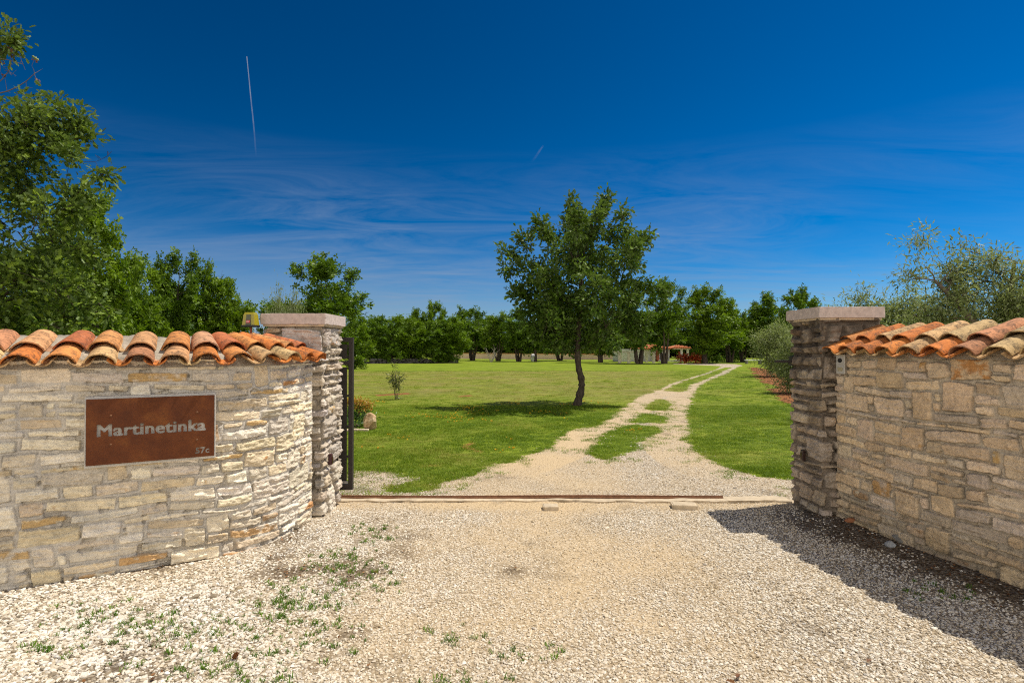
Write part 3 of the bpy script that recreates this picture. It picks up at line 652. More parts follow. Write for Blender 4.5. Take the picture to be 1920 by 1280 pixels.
for dy, zt, hw in ((0.0, 0.0, 0.028), (0.0, 0.012, 0.011)):
    v = np.array([[(x, dy - hw, z + zt - .006), (x, dy - hw * .8, z + zt + .008), (x, dy + hw * .8, z + zt + .008), (x, dy + hw, z + zt - .006)] for x, z in zip(xr, zr)]).reshape(-1, 3)
    mb.add(v, [(i * 4 + j, i * 4 + (j + 1) % 4, (i + 1) * 4 + (j + 1) % 4, (i + 1) * 4 + j) for i in range(79) for j in range(4)] + [(0, 1, 2, 3), (319, 318, 317, 316)])
mb.build('rail', M_RAILRUST, track)
def pad(px, py, w_, l_, rz, lab):
    x, y = gp(px, py); o = thing('concrete_block', (x, y, 0.0), lab, 'block', 'loose blocks along the rail', rz)
    bm = bmesh.new(); bmesh.ops.create_cube(bm, size=1)
    bmesh.ops.bevel(bm, geom=bm.edges[:], offset=0.06, segments=2, affect='EDGES'); bmesh.ops.subdivide_edges(bm, edges=bm.edges[:], cuts=3, use_grid_fill=True)
    for v in bm.verts:
        n_ = fbm(v.co.x * 3 + px, v.co.y * 3, v.co.z * 3, 6, 3); v.co = (v.co.x * w_ * (1 + .06 * n_), v.co.y * l_ * (1 + .06 * n_), .012 + v.co.z * 0.06 + .004 * n_)
    m_ = bpy.data.meshes.new('slab'); bm.to_mesh(m_); bm.free(); m_.materials.append(M_CONC); link('slab', m_, o)
pad(1032, 953, 0.155, 0.13, 0.03, 'small concrete block in front of the rail, in the middle of the gateway')
pad(1281, 950, 0.25, 0.15, -0.12, 'wider tilted concrete slab against the rail, nearer the dark pillar')

def photocell(x, y, z, s, lab, c):
    o = thing('gate_sensor', (x, y, z), lab, 'sensor', 'gate sensors')
    mb = MB(); mb.box(-.016 if s < 0 else -.02, .02 if s < 0 else .016, -.022, .022, -.055, .055, .008); mb.build('housing', plain('sensor_housing', c, .35, .5), o)
    mb = MB(); xx = s * 0.0172; mb.box(min(xx, xx + s * .003), max(xx, xx + s * .003), -.015, .015, -.042, .03, .001); mb.build('lens', plain('sensor_lens', (0.03, 0.006, 0.008), .12, .6), o)
photocell(-1.800, 5.52, 0.545, 1, 'small dark red sensor on the inner face of the white pillar', (0.05, 0.012, 0.015))
photocell(2.94, 5.62, 0.565, -1, 'small dark brown sensor on the inner face of the weathered pillar', (0.035, 0.016, 0.012))

# intercom on the right wall
qx, qxy = resample(RP, 0.02); iq = int(0.12 / 0.02); ipt = qxy[iq]; inr = path_normals(qxy, 1)[iq]
ic = thing('intercom', (ipt[0] + inr[0] * .012, ipt[1] + inr[1] * .012, 1.405), 'grey metal intercom panel with round speaker and bell push under the tiles', 'intercom')
ic.rotation_euler.z = math.atan2(inr[0], -inr[1]) + 0.35
mb = MB(); mb.box(-.043, .043, -.034, .03, 0, .185, .005); mb.build('faceplate', plain('intercom_metal', (0.42, 0.40, 0.36), .45, .5, .4), ic)
mb = MB(); mb.tube([(-0.004, -.0335, .128), (-0.004, -.037, .128)], 0.021, 20); mb.build('speaker', plain('speaker_black', (0.015, 0.015, 0.015), .5), ic)
mb = MB(); mb.box(-.026, .022, -.0365, -.0335, .028, .062, .001); mb.build('bell_push', plain('bell_push', (0.33, 0.29, 0.18), .4), ic)

# yellow beacon behind the left wall
bx_, by_, bz_ = at(470, 618, 5.30)
be = thing('warning_beacon', (bx_, by_, 1.745), 'yellow gate warning beacon standing on a stem above the tiles', 'beacon')
def frustum(mb, w0, d0, w1, d1, z0, z1):
    v = [(sx * w0, sy * d0, z0) for sx, sy in ((-1, -1), (1, -1), (1, 1), (-1, 1))] + [(sx * w1, sy * d1, z1) for sx, sy in ((-1, -1), (1, -1), (1, 1), (-1, 1))]
    mb.add(v, [(0, 1, 2, 3), (4, 7, 6, 5), (0, 4, 5, 1), (1, 5, 6, 2), (2, 6, 7, 3), (3, 7, 4, 0)])
m, t = mat('beacon_lens'); finish(t, (0.40, 0.34, 0.008), .22, spec=.5, **{'Transmission Weight': 0.25}); M_BEAC = m
mb = MB(); frustum(mb, .060, .050, .050, .042, .122, .22); frustum(mb, .050, .042, .040, .034, .22, .243); mb.build('lens', M_BEAC, be)
mb = MB(); mb.box(-.066, .066, -.055, .055, .104, .122, .004); mb.build('base', plain('beacon_base', (0.02, 0.02, 0.02), .5), be)
mb = MB(); frustum(mb, .025, .004, .019, .004, .1225, .222); 
ob = mb.build('window', plain('beacon_window', (0.055, 0.055, 0.012), .25, .5), be); ob.location = (0, -.0616, 0); ob.rotation_euler.x = -0.085
mb = MB(); mb.box(-.017, .017, -.0575, -.0535, .142, .166); mb.build('sticker', plain('red_sticker', (0.55, 0.02, 0.02), .5), be)
mb = MB()
for k in (-.009, 0.0, .009): mb.box(k - .0032, k + .0032, -.0585, -.0577, .149, .159)
mb.build('lettering', plain('sticker_white', (0.7, 0.65, 0.65), .5), be)
mb = MB(); mb.tube([(0, 0, .104), (0.004, 0, .05), (0.02, 0, -.02)], .011, 8); mb.build('stem', plain('beacon_stem', (0.25, 0.06, 0.02), .6), be)

# ------------------------------------------------------------------ scattered stuff (stones, grass)
def scatter(name, protos, pts, rot, scl, idx, tint, warm=None):
    n = len(pts); me = bpy.data.meshes.new(name); me.vertices.add(n); me.vertices.foreach_set('co', np.asarray(pts, np.float32).ravel())
    for k, typ, v, fld in (('rot', 'FLOAT_VECTOR', rot, 'vector'), ('scl', 'FLOAT_VECTOR', scl, 'vector'), ('idx', 'INT', idx, 'value'), ('tint', 'FLOAT', tint, 'value'), ('warm', 'FLOAT', warm if warm is not None else np.zeros(n), 'value')):
        a = me.attributes.new(k, typ, 'POINT'); a.data.foreach_set(fld, np.ascontiguousarray(v, np.int32 if typ == 'INT' else np.float32).ravel())
    o = link(name, me); o['kind'] = 'stuff'
    coll = bpy.data.collections.new(name + '_pieces')
    for i, pm_ in enumerate(protos):
        q = bpy.data.objects.new('%s_piece_%02d' % (name, i), pm_); coll.objects.link(q)
    ng = bpy.data.node_groups.new(name, 'GeometryNodeTree')
    ng.interface.new_socket('Geometry', in_out='INPUT', socket_type='NodeSocketGeometry'); ng.interface.new_socket('Geometry', in_out='OUTPUT', socket_type='NodeSocketGeometry')
    N = ng.nodes; gi = N.new('NodeGroupInput'); go = N.new('NodeGroupOutput'); ip = N.new('GeometryNodeInstanceOnPoints'); ci = N.new('GeometryNodeCollectionInfo')
    ci.inputs['Collection'].default_value = coll; ci.inputs['Separate Children'].default_value = True; ci.inputs['Reset Children'].default_value = True
    def at_(k, typ):
        q = N.new('GeometryNodeInputNamedAttribute'); q.data_type = typ; q.inputs['Name'].default_value = k; return q.outputs['Attribute']
    L = ng.links; L.new(gi.outputs[0], ip.inputs['Points']); L.new(ci.outputs[0], ip.inputs['Instance']); ip.inputs['Pick Instance'].default_value = True
    L.new(at_('idx', 'INT'), ip.inputs['Instance Index']); L.new(at_('rot', 'FLOAT_VECTOR'), ip.inputs['Rotation']); L.new(at_('scl', 'FLOAT_VECTOR'), ip.inputs['Scale']); L.new(ip.outputs[0], go.inputs[0])
    md = o.modifiers.new('scatter', 'NODES'); md.node_group = ng
    return o
def rock_mesh(name, seed, flat, m_, sub=2, amp=0.5):
    bm = bmesh.new(); bmesh.ops.create_icosphere(bm, subdivisions=sub, radius=0.5); rg = np.random.RandomState(seed)
    pl = rg.normal(size=(9, 3)); pl /= np.linalg.norm(pl, axis=1, keepdims=True); dd = rg.uniform(0.24, 0.42, 9)
    for v in bm.verts:
        c = np.array(v.co)
        for nrm, d_ in zip(pl, dd):
            e = c @ nrm - d_
            if e > 0: c = c - nrm * e
        v.co = (c[0] * 1.15, c[1] * 0.9, c[2] * flat)
    me = bpy.data.meshes.new(name); bm.to_mesh(me); bm.free(); me.materials.append(m_); return me
rg = np.random.RandomState(1)
PEB = [rock_mesh('stone_piece', 60 + i, f_, M_PEB, 1) for i, f_ in enumerate((.6, .75, .5, .65, .8, .55))]
# sample points with density falling with distance
def fan(n, d0, d1, half, pw):
    u = rg.rand(n); d = (d0 ** pw + u * (d1 ** pw - d0 ** pw)) ** (1 / pw); return rg.uniform(-half, half, n) * d, d
parts_ = []
for n_, d0, d1, pw in ((118000, 2.45, 6.0, 1.0), (55000, 6.1, 13, 0.6), (14000, 13, 30, 0.4)):
    X, Y = fan(n_, d0, d1, 1.02, pw); g_, s_, di_, dr_, wm_ = masks(X, Y)
    inw = (sdf_poly(LWALL_POLY, X, Y) > -0.01) | (sdf_poly(RWALL_POLY, X, Y) > -0.01)
    onpad = (Y > 5.93) & (Y < 6.13)
    keep = (g_ > 0.05 - 0.35 * rg.rand(n_) ** 3) & ~inw & ~onpad & (rg.rand(n_) > np.clip(di_ * 3.6 + 0.02, 0, 0.96)) & (rg.rand(n_) > 1.25 * np.clip(wm_ - .38, 0, 0.62))
    parts_.append((X[keep], Y[keep], wm_[keep], di_[keep]))
X, Y, wm_, di_ = [np.concatenate(q) for q in zip(*parts_)]
n_ = len(X)
coarse = sstep(-0.9 - X, -0.6, 1.6) * sstep(4.2 - Y, -1, 1)
sz = (0.0115 + 0.0115 * rg.rand(n_) ** 2) * (1 + 0.75 * coarse * rg.rand(n_)) * (1 + 0.05 * np.clip(Y - 5, 0, 15))
big_ = rg.rand(n_) < 0.012; sz = np.where(big_, sz * 1.7, sz) * (1 - .35 * np.clip(wm_ - .3, 0, .7))
Zp = relief(X, Y) + sz * 0.12
tint = np.clip(0.48 + 0.27 * rg.normal(size=n_) + .2 * fbm(X * 1.5, Y * 1.5, 0, 99, 4), 0, 1)
scatter('gravel', PEB, np.stack([X, Y, Zp], 1), np.stack([rg.uniform(-.35, .35, n_), rg.uniform(-.35, .35, n_), rg.uniform(0, 6.28, n_)], 1), sz[:, None] * np.stack([rg.uniform(.85, 1.35, n_), rg.uniform(.75, 1.1, n_), rg.uniform(.8, 1.1, n_)], 1) * 1.15,
        rg.randint(0, 6, n_), tint, np.clip(wm_ + .12 * rg.normal(size=n_), 0, 1))

def tuft(name, seed, nb, h, spread, wd, m_):
    r_ = np.random.RandomState(seed); V = []; Fq = []; n = 0
    for _ in range(nb):
        a = r_.uniform(0, 6.28); p = np.array([r_.normal() * spread, r_.normal() * spread, -0.004]); hh = h * r_.uniform(.5, 1.2); ln = r_.uniform(.25, .95) * hh
        dr_ = np.array([math.cos(a), math.sin(a), 0]); sd = np.array([-math.sin(a), math.cos(a), 0]) * wd * r_.uniform(.7, 1.3)
        p1 = p + dr_ * ln * .35 + (0, 0, hh * .6); p2 = p + dr_ * ln + (0, 0, hh * (1 - .2 * r_.rand()))
        V += [p - sd, p + sd, p1 + sd * .8, p1 - sd * .8, p2]; Fq.append([(n, n + 1, n + 2, n + 3)]); Fq.append([(n + 3, n + 2, n + 4)]); n += 5
    q4 = np.array([f[0] for f in Fq if len(f[0]) == 4]); q3 = np.array([f[0] for f in Fq if len(f[0]) == 3])
    return np_mesh(name, np.array(V), [q4, q3], mats=[m_])
GR = [tuft('grass_piece', 80 + i, 26, .042, .034, .0022, M_GRASS) for i in range(5)]
ps = []
for n_, d0, d1, pw in ((52000, 6.1, 16, 0.75), (30000, 16, 46, 0.5)):
    X, Y = fan(n_, d0, d1, 1.0, pw); vis = (X / Y > -0.33) & (X / Y < 0.53); X, Y = X[vis], Y[vis]
    g_, s_, di_, dr_, wm_ = masks(X, Y); keep = (g_ < 0.55 * rg.rand(len(X)) ** 5 * (fbm(X * 2.5, Y * 2.5, 0, 63, 3) > -.1)) & (s_ < 0.02) & (rg.rand(len(X)) > 0.35 * dr_)
    ps.append((X[keep], Y[keep], dr_[keep]))
X, Y, dr_ = [np.concatenate(q) for q in zip(*ps)]; n_ = len(X)
tall = 0.75 + 0.9 * fbm(X * 1.6, Y * 1.6, 0, 61, 4, .6) - .35 * dr_
k_ = (1 + 0.045 * np.clip(Y - 7, 0, 30)) * rg.uniform(.7, 1.3, n_)
scatter('grass', GR, np.stack([X, Y, relief(X, Y)], 1), np.stack([np.zeros(n_), np.zeros(n_), rg.uniform(0, 6.28, n_)], 1), np.stack([k_, k_, k_ * np.clip(tall, .35, 1.5) / (1 + .02 * np.clip(Y - 7, 0, 40))], 1),
        rg.randint(0, 5, n_), np.clip(dr_ * .85 + .13 * rg.normal(size=n_), 0, 1))
# weeds in the gravel
WD = [tuft('weed_piece', 90 + i, 14, .05, .016, .0032, M_WEED) for i in range(4)]
cl_ = W([(90, 1210), (180, 1140), (250, 1165), (330, 1195), (320, 1240), (350, 1150), (430, 1165), (520, 1125), (560, 1115), (610, 1080), (690, 1075), (680, 1100), (640, 1040), (545, 1150), (590, 1130), (700, 990), (720, 1010), (600, 1170), (620, 1205), (475, 1235), (500, 1270), (540, 1100), (640, 1130), (855, 1190), (985, 1220), (860, 1270), (420, 1245), (260, 1180), (190, 1165), (620, 1060), (1760, 1110), (700, 1060), (530, 1190)])
X, Y = [], []
for x, y in cl_:
    k_ = rg.randint(9, 26); X += list(x + rg.normal(size=k_) * .13); Y += list(y + rg.normal(size=k_) * .07)
X, Y = np.array(X), np.array(Y); n_ = len(X); k_ = rg.uniform(.25, .9, n_)
scatter('weeds', WD, np.stack([X, Y, relief(X, Y) + .004], 1), np.stack([np.zeros(n_), np.zeros(n_), rg.uniform(0, 6.28, n_)], 1), np.stack([k_, k_, k_ * .75], 1), rg.randint(0, 4, n_), rg.rand(n_))
# dead leaves and crumbs of soil along the walls and on the soil strip
def litter(name, seed):
    r_ = np.random.RandomState(seed); a = np.linspace(0, 6.28, 7)[:-1]; rr = r_.uniform(.3, .55, 6)
    v = np.stack([np.cos(a) * rr, np.sin(a) * rr * .6, r_.uniform(-.06, .22, 6)], 1); return np_mesh(name, np.vstack([v, [[0, 0, 0]]]), [np.array([(i, (i + 1) % 6, 6) for i in range(6)])], mats=[M_LITTER])
LT = [litter('litter_piece', 100 + i) for i in range(4)]
X, Y = fan(26000, 2.4, 6, 1.0, 1.0); g_, s_, di_, dr_, wm_ = masks(X, Y)
keep = (rg.rand(26000) < np.clip(di_ * 1.5 - .12, 0, .9)) & (sdf_poly(LWALL_POLY, X, Y) < 0) & (sdf_poly(RWALL_POLY, X, Y) < -0.01); X1, Y1 = X[keep], Y[keep]
X, Y = fan(40000, 15, 70, .6, .6); q_ = (sdf_poly(SOIL, X, Y) > -.2); X2, Y2 = X[q_], Y[q_]
X, Y = np.concatenate([X1, X2]), np.concatenate([Y1, Y2]); n_ = len(X); k_ = rg.uniform(.012, .035, n_) * (1 + .12 * np.clip(Y - 6, 0, 30))
scatter('leaf_litter', LT, np.stack([X, Y, relief(X, Y) + .008], 1), np.stack([rg.uniform(-.3, .3, n_), rg.uniform(-.3, .3, n_), rg.uniform(0, 6.28, n_)], 1), np.stack([k_, k_, k_], 1), rg.randint(0, 4, n_), rg.rand(n_))
# yellow flowers in the lawn
FL = [tuft('flower_piece', 120, 10, .03, .010, .006, M_YFLOW)]
X, Y = fan(9000, 7.5, 18, .34, 1.0); g_, s_, di_, dr_, wm_ = masks(X, Y)
keep = (g_ < -.3) & (fbm(X * .9, Y * .9, 0, 71, 3) > .20) & (rg.rand(9000) < .30); X, Y = X[keep], Y[keep]; n_ = len(X); k_ = rg.uniform(.5, 1.0, n_)
scatter('lawn_flowers', FL, np.stack([X, Y, relief(X, Y) + .015], 1), np.stack([np.zeros(n_), np.zeros(n_), rg.uniform(0, 6.28, n_)], 1), np.stack([k_, k_, k_], 1), np.zeros(n_, int), rg.rand(n_))

# ------------------------------------------------------------------ trees
def oak_leaf():
    L_ = [(0.0, 0), (-.10, .10), (-.24, .22), (-.12, .36), (-.36, .52), (-.17, .64), (-.28, .80), (-.08, .90), (0, 1.0)]
    v = [(x, y, abs(x) * .35 - .12 * y * y) for x, y in L_] + [(-x, y, abs(x) * .35 - .12 * y * y) for x, y in L_[1:-1]]
    left = [0] + list(range(1, 8)) + [8]; right = [8] + list(range(15, 8, -1)) + [0]
    return np.array(v), [np.array([left[::-1], right[::-1]])]
def quad_leaf(wd=.34, fold=.1):
    v = np.array([(0, 0, 0), (wd, .5, fold), (0, 1, -.1), (-wd, .5, fold)]); return v, [np.array([[0, 1, 2, 3]])]
def star_leaf():
    """a few leaves on one shoot, for far crowns"""
    V = []; Fq = []
    for i, (a, tl) in enumerate(((0, .3), (2.2, -.2), (4.1, .5))):
        v, _ = quad_leaf(.36, .12); c, s_ = math.cos(a), math.sin(a); v = v * (.75, .75, .75)
        y2 = v[:, 1] * math.cos(tl) - v[:, 2] * math.sin(tl); z2 = v[:, 1] * math.sin(tl) + v[:, 2] * math.cos(tl)
        V.append(np.stack([v[:, 0] * c - y2 * s_, v[:, 0] * s_ + y2 * c, z2], 1)); Fq.append([4 * i, 4 * i + 1, 4 * i + 2, 4 * i + 3])
    return np.concatenate(V), [np.array(Fq)]
def olive_leaf(): 
    v = np.array([(0, 0, 0), (.12, .45, .03), (0, 1, -.08), (-.12, .45, .03)]); return v, [np.array([[0, 1, 2, 3]])]
def place_leaves(tpl, pos, dirs, nrm, size):
    v, fs = tpl; n = len(pos)
    d = dirs / (np.linalg.norm(dirs, axis=1, keepdims=True) + 1e-9); s_ = np.cross(d, nrm); s_ /= np.linalg.norm(s_, axis=1, keepdims=True) + 1e-9; u = np.cross(s_, d)
    V = pos[:, None] + size[:, None, None] * (v[None, :, 0, None] * s_[:, None] + v[None, :, 1, None] * d[:, None] + v[None, :, 2, None] * u[:, None])
    k = len(v); return V.reshape(-1, 3), [(f[None] + (np.arange(n) * k)[:, None, None]).reshape(-1, f.shape[1]) for f in fs], k
def curve_pts(a, b, bend, n, r_):
    a, b = np.asarray(a, float), np.asarray(b, float); t_ = np.linspace(0, 1, n)[:, None]; L_ = np.linalg.norm(b - a)
    c = (a + b) / 2 + r_.normal(size=3) * bend * L_ + np.array([0, 0, bend * L_ * .6]); return (1 - t_) ** 2 * a + 2 * t_ * (1 - t_) * c + t_ ** 2 * b
def tree_meshes(seed, stems, lobes, tpl, leaf, per, cr, dens, lm, wiggle=0.10, twig=1.0, droop=0.15, gap=0.0, elong=1.5, bark=None, lr=1.0, zmin=0.0, nmain=None, dw=(1.0, .9, .5)):
    """stems: list of polylines (x,y,z,r); lobes: (x,y,z,rx,ry,rz). Returns trunk mesh, crown mesh."""
    r_ = np.random.RandomState(seed); TV, TF, n = [], [], 0
    def add_tube(p_, rad, k):
        nonlocal n
        v, f = tube(p_, rad, k); TV.append(v); TF.append(np.array(f) + n); n += len(v)
    S = []
    for st in stems:
        st = np.array(st, float); tq = np.linspace(0, len(st) - 1, len(st) * 5); p_ = np.stack([np.interp(tq, range(len(st)), st[:, i]) for i in range(4)], 1)
        k3 = np.array([.25, .5, .25])
        for _ in range(3): p_[1:-1] = .25 * p_[:-2] + .5 * p_[1:-1] + .25 * p_[2:]
        add_tube(p_[:, :3], p_[:, 3] * (1 + .10 * r_.normal(size=len(p_))), 9); S.append(p_)
    A_ = np.concatenate(S); A_ = A_[A_[:, 2] > zmin] if (A_[:, 2] > zmin).any() else A_
    CP, CD, CT = [], [], []
    ax = A_[:, :3].mean(0); base_n = len(lobes) if nmain is None else nmain
    order = sorted(range(len(lobes)), key=lambda i: (i >= base_n, np.hypot(lobes[i][0] - ax[0], lobes[i][1] - ax[1])))
    for li in order:
        (x, y, z, rx, ry, rz) = lobes[li]
        c = np.array([x, y, z]); dv = c - A_[:, :3]; dl = np.linalg.norm(dv, axis=1)
        cost = dl + 0.9 * np.maximum(0, .35 * dl - dv[:, 2]) - 2.0 * np.minimum(A_[:, 3], .06); q = A_[cost.argmin()]; far = np.linalg.norm(c - q[:3])
        lim = curve_pts(q[:3], c, wiggle, 7, r_); r0 = lr * min(q[3] * .72, .016 + .022 * far) if li < base_n else min(q[3] * .6, .008)
        rad_ = np.linspace(r0, max(.004, .35 * r0), 7); add_tube(lim, rad_, 6 if li < base_n else 4)
        if li < base_n: A_ = np.vstack([A_, np.c_[lim[2:], rad_[2:]]])
        vol = rx * ry * rz; m_ = max(2, int(dens * (rx * rz + rx * ry + ry * rz) / 3)); 
        u = r_.normal(size=(m_, 3)); u /= np.linalg.norm(u, axis=1, keepdims=True); rad = r_.rand(m_) ** .42
        p_ = c + u * rad[:, None] * (rx, ry, rz)
        if gap: p_ = p_[fbm(p_[:, 0] * 1.7, p_[:, 1] * 1.7, p_[:, 2] * 1.7, seed, 2) > gap - .6]
        for pp in p_:
            b = lim[r_.randint(3, 7)]
            if r_.rand() < twig:
                tw = curve_pts(b, pp, .15, 4, r_); add_tube(tw, np.linspace(.010 + .004 * np.linalg.norm(pp - b), .003, 4), 4)
            dv = (pp - b); CP.append(pp); CD.append(dv / (np.linalg.norm(dv) + 1e-6)); CT.append(r_.rand())
    CP, CD, CT = np.array(CP), np.array(CD), np.array(CT); m_ = len(CP); tot = m_ * per
    k = np.repeat(np.arange(m_), per); off = r_.normal(size=(tot, 3)) * cr * .55
    al = (r_.rand(tot) * 2 - 1) * cr * elong; pos = CP[k] + off + CD[k] * al[:, None]
    dirs = off / cr * dw[0] + CD[k] * dw[1] + r_.normal(size=(tot, 3)) * dw[2]; dirs[:, 2] -= droop
    nrm = r_.normal(size=(tot, 3)) * .75 + np.array([0, 0, 1.0]); size = leaf * r_.uniform(.65, 1.25, tot)
    V, Fs, kv = place_leaves(tpl, pos, dirs, nrm, size)
    tint = np.clip(.45 + .28 * (CT[k] - .5) * 2 + .22 * r_.normal(size=tot), 0, 1)
    crown = np_mesh('crown', V, Fs, attrs={'tint': np.repeat(tint, kv)}, mats=[lm])
    trunk = np_mesh('trunk', np.concatenate(TV), [np.concatenate(TF)], smooth=True, mats=[bark or M_BARK])
    return trunk, crown
def plant_tree(name, meshes, loc, label, cat, group=None, rz=0.0, sc=(1, 1, 1), parts=('trunk', 'crown')):
    o = thing(name, loc, label, cat, group, rz); o.scale = sc
    for nm, me in zip(parts, meshes): link(nm, me, o)
    return o
def lobes_px(L_, d, x0, y0, seed, dup=2, ky=1.0, z0=0.0):
    """lobes given as photo positions of a tree standing at distance d; spread in depth to make the crown round"""
    r_ = np.random.RandomState(seed); f_ = d / F; xs_ = np.array([(l[0] - CX) * f_ - x0 for l in L_]); c = xs_.mean(); R_ = max(abs(xs_ - c)) + .1; out = []
    for l, x in zip(L_, xs_):
        r = l[2] * f_; z = CAMZ + (HZ - l[1]) * f_ - z0; h = math.sqrt(max(R_ ** 2 - (x - c) ** 2, 0)) * ky
        out.append((x, r_.uniform(-.25, .25) * h, z, r, r * 1.2, r))
        if l[2] * f_ > 0.35 and h > .6:
            for sgn in ((-1, 1) if dup > 1 else (r_.choice([-1, 1]),)): out.append((x + r_.normal() * .15, sgn * h * r_.uniform(.45, .75), z + r_.normal() * .2 - .1, r * .9, r, r * .9))
    return out
def shoots(lobes, seed, k=3, r=.13, reach=(.95, 1.35), up=.35):
    r_ = np.random.RandomState(seed); L_ = np.array(lobes); c = L_[:, :3].mean(0); out = list(lobes)
    for l in L_:
        o_ = l[:3] - c; o_ /= np.linalg.norm(o_) + 1e-6
        for _ in range(k):
            u = o_ + r_.normal(size=3) * .55 + (0, 0, up); u /= np.linalg.norm(u); q = l[:3] + u * l[3:] * r_.uniform(*reach); e = r * r_.uniform(.6, 1.3); out.append((*q, e, e, e * 1.3))
    return out
# the oak on the lawn
TX, TD = gp(1083, 760)
mlobes = [(1142, 375, 12), (1130, 398, 14), (1118, 420, 17), (1076, 380, 12), (1079, 405, 13), (1112, 440, 34), (1062, 436, 28), (1022, 440, 24), (990, 462, 22), (957, 478, 18), (968, 508, 20), (1160, 432, 22), (1178, 452, 20), (1202, 450, 14),
          (1172, 490, 30), (1128, 490, 46), (1072, 490, 46), (1020, 510, 38), (985, 548, 22), (1002, 570, 28), (1052, 560, 46), (1108, 560, 46), (1160, 545, 36), (1190, 540, 18), (1212, 537, 10), (1238, 543, 9), (1034, 615, 34), (1080, 615, 44), (1130, 615, 44), (1172, 590, 26), (1182, 620, 20),
          (1012, 626, 16), (1060, 630, 22), (1105, 634, 22), (1145, 628, 20), (1203, 608, 12)]
stem = [(-.03, 0, -.1, .19), (.0, 0, .06, .13), (.05, 0, .25, .108), (.12, .02, .5, .10), (.12, .02, .75, .096), (.03, 0, 1.05, .09), (-.01, -.02, 1.5, .085), (.02, 0, 2.1, .085), (.08, .03, 2.9, .07), (.10, 0, 3.7, .06), (.2, 0, 4.5, .035), (.6, 0, 5.4, .02)]
ml = [(*l[:3], l[3] * .86, l[4] * .8, l[5] * .86) for l in lobes_px(mlobes, TD, TX, TD, 4, dup=1, ky=.9) if l[2] - l[5] * .8 > 1.5]
tm = tree_meshes(3, [stem], shoots(ml, 15, 3, .11), oak_leaf(), .122, 24, .115, 112, M_OAK, gap=.36, twig=.5, lr=.8, zmin=1.3, nmain=len(ml))
plant_tree('oak_tree', tm, (TX, TD, float(relief(np.array([TX]), np.array([TD]))[0])), 'lone oak with a bent dark trunk standing on the lawn beside the driveway', 'tree')
# the big oak beyond the left wall
D0 = 9.5; X0 = (-70 - CX) / F * D0
blobes = [(100, 222, 32), (45, 234, 38), (130, 226, 15), (20, 265, 55), (82, 275, 45), (135, 255, 20), (140, 310, 22), (170, 300, 12), (193, 288, 10), (178, 328, 12), (40, 345, 60), (100, 375, 40), (128, 395, 20), (20, 430, 70), (90, 450, 55), (140, 465, 32), (60, 530, 65), (145, 540, 40), (180, 570, 28), (115, 590, 48), (20, 600, 60),
          (-10, 82, 15), (16, 76, 7), (-80, 235, 75), (-80, 340, 90), (-80, 480, 90), (-90, 600, 80)]
stem = [(0, 0, -.1, .26), (.1, 0, .8, .22), (.15, .1, 1.8, .19), (.05, 0, 3.0, .15), (.1, 0, 4.4, .10), (.2, 0, 5.6, .06), (.3, 0, 6.6, .03)]
ml = [(*l[:3], l[3] * .88, l[4] * .8, l[5] * .88) for l in lobes_px(blobes, D0, X0, D0, 6, ky=.45)]
tm = tree_meshes(5, [stem], shoots(ml, 16, 3, .10), oak_leaf(), .10, 24, .11, 88, M_OAKB, gap=.46, twig=.4, lr=.7, nmain=len(ml))
big_oak = plant_tree('oak_tree', tm, (X0, D0, 0), 'tall oak at the left edge with a bare dead twig near its top', 'tree')
# bare dead twig near the top
r_ = np.random.RandomState(8); mb = MB(); ends = []
def brl(a, b, r0): 
    pts = curve_pts(a, b, .12, 7, r_); mb.tube(pts, np.linspace(r0, r0 * .35, 7), 5, False); return pts
def lp3(px, py, dy=0.0): q = at(px, py, D0 + dy); return (q[0] - X0, q[1] - D0, q[2])
m1 = brl(lp3(-60, 175), lp3(60, 135), .014); m2 = brl(lp3(-60, 160, .2), lp3(38, 118, .1), .012); m3 = brl(lp3(-30, 170), lp3(12, 96), .008)
for base in (m1, m2, m3):
    for k in range(9):
        b = base[r_.randint(2, 7)]; e = b + np.array([r_.uniform(-.05, .16), r_.uniform(-.1, .1), r_.uniform(-.12, .22)]); brl(b, e, .0045); ends.append(e)
        if r_.rand() < .5: e2 = e + np.array([r_.uniform(-.05, .1), 0, r_.uniform(-.06, .12)]); brl(e, e2, .003); ends.append(e2)
dt = mb.build('dead_twig', M_TWIG, big_oak)
ep = np.array(ends)[r_.choice(len(ends), 7)]; ep = np.repeat(ep, 6, 0) + r_.normal(size=(42, 3)) * .012
V, Fs, kv = place_leaves(quad_leaf(.3, .3), ep, r_.normal(size=(42, 3)), r_.normal(size=(42, 3)), np.full(42, .05)); link('withered_leaves', np_mesh('withered_leaves', V, Fs, attrs={'tint': np.repeat(r_.rand(42), kv)}, mats=[M_DEADLEAF]), dt)

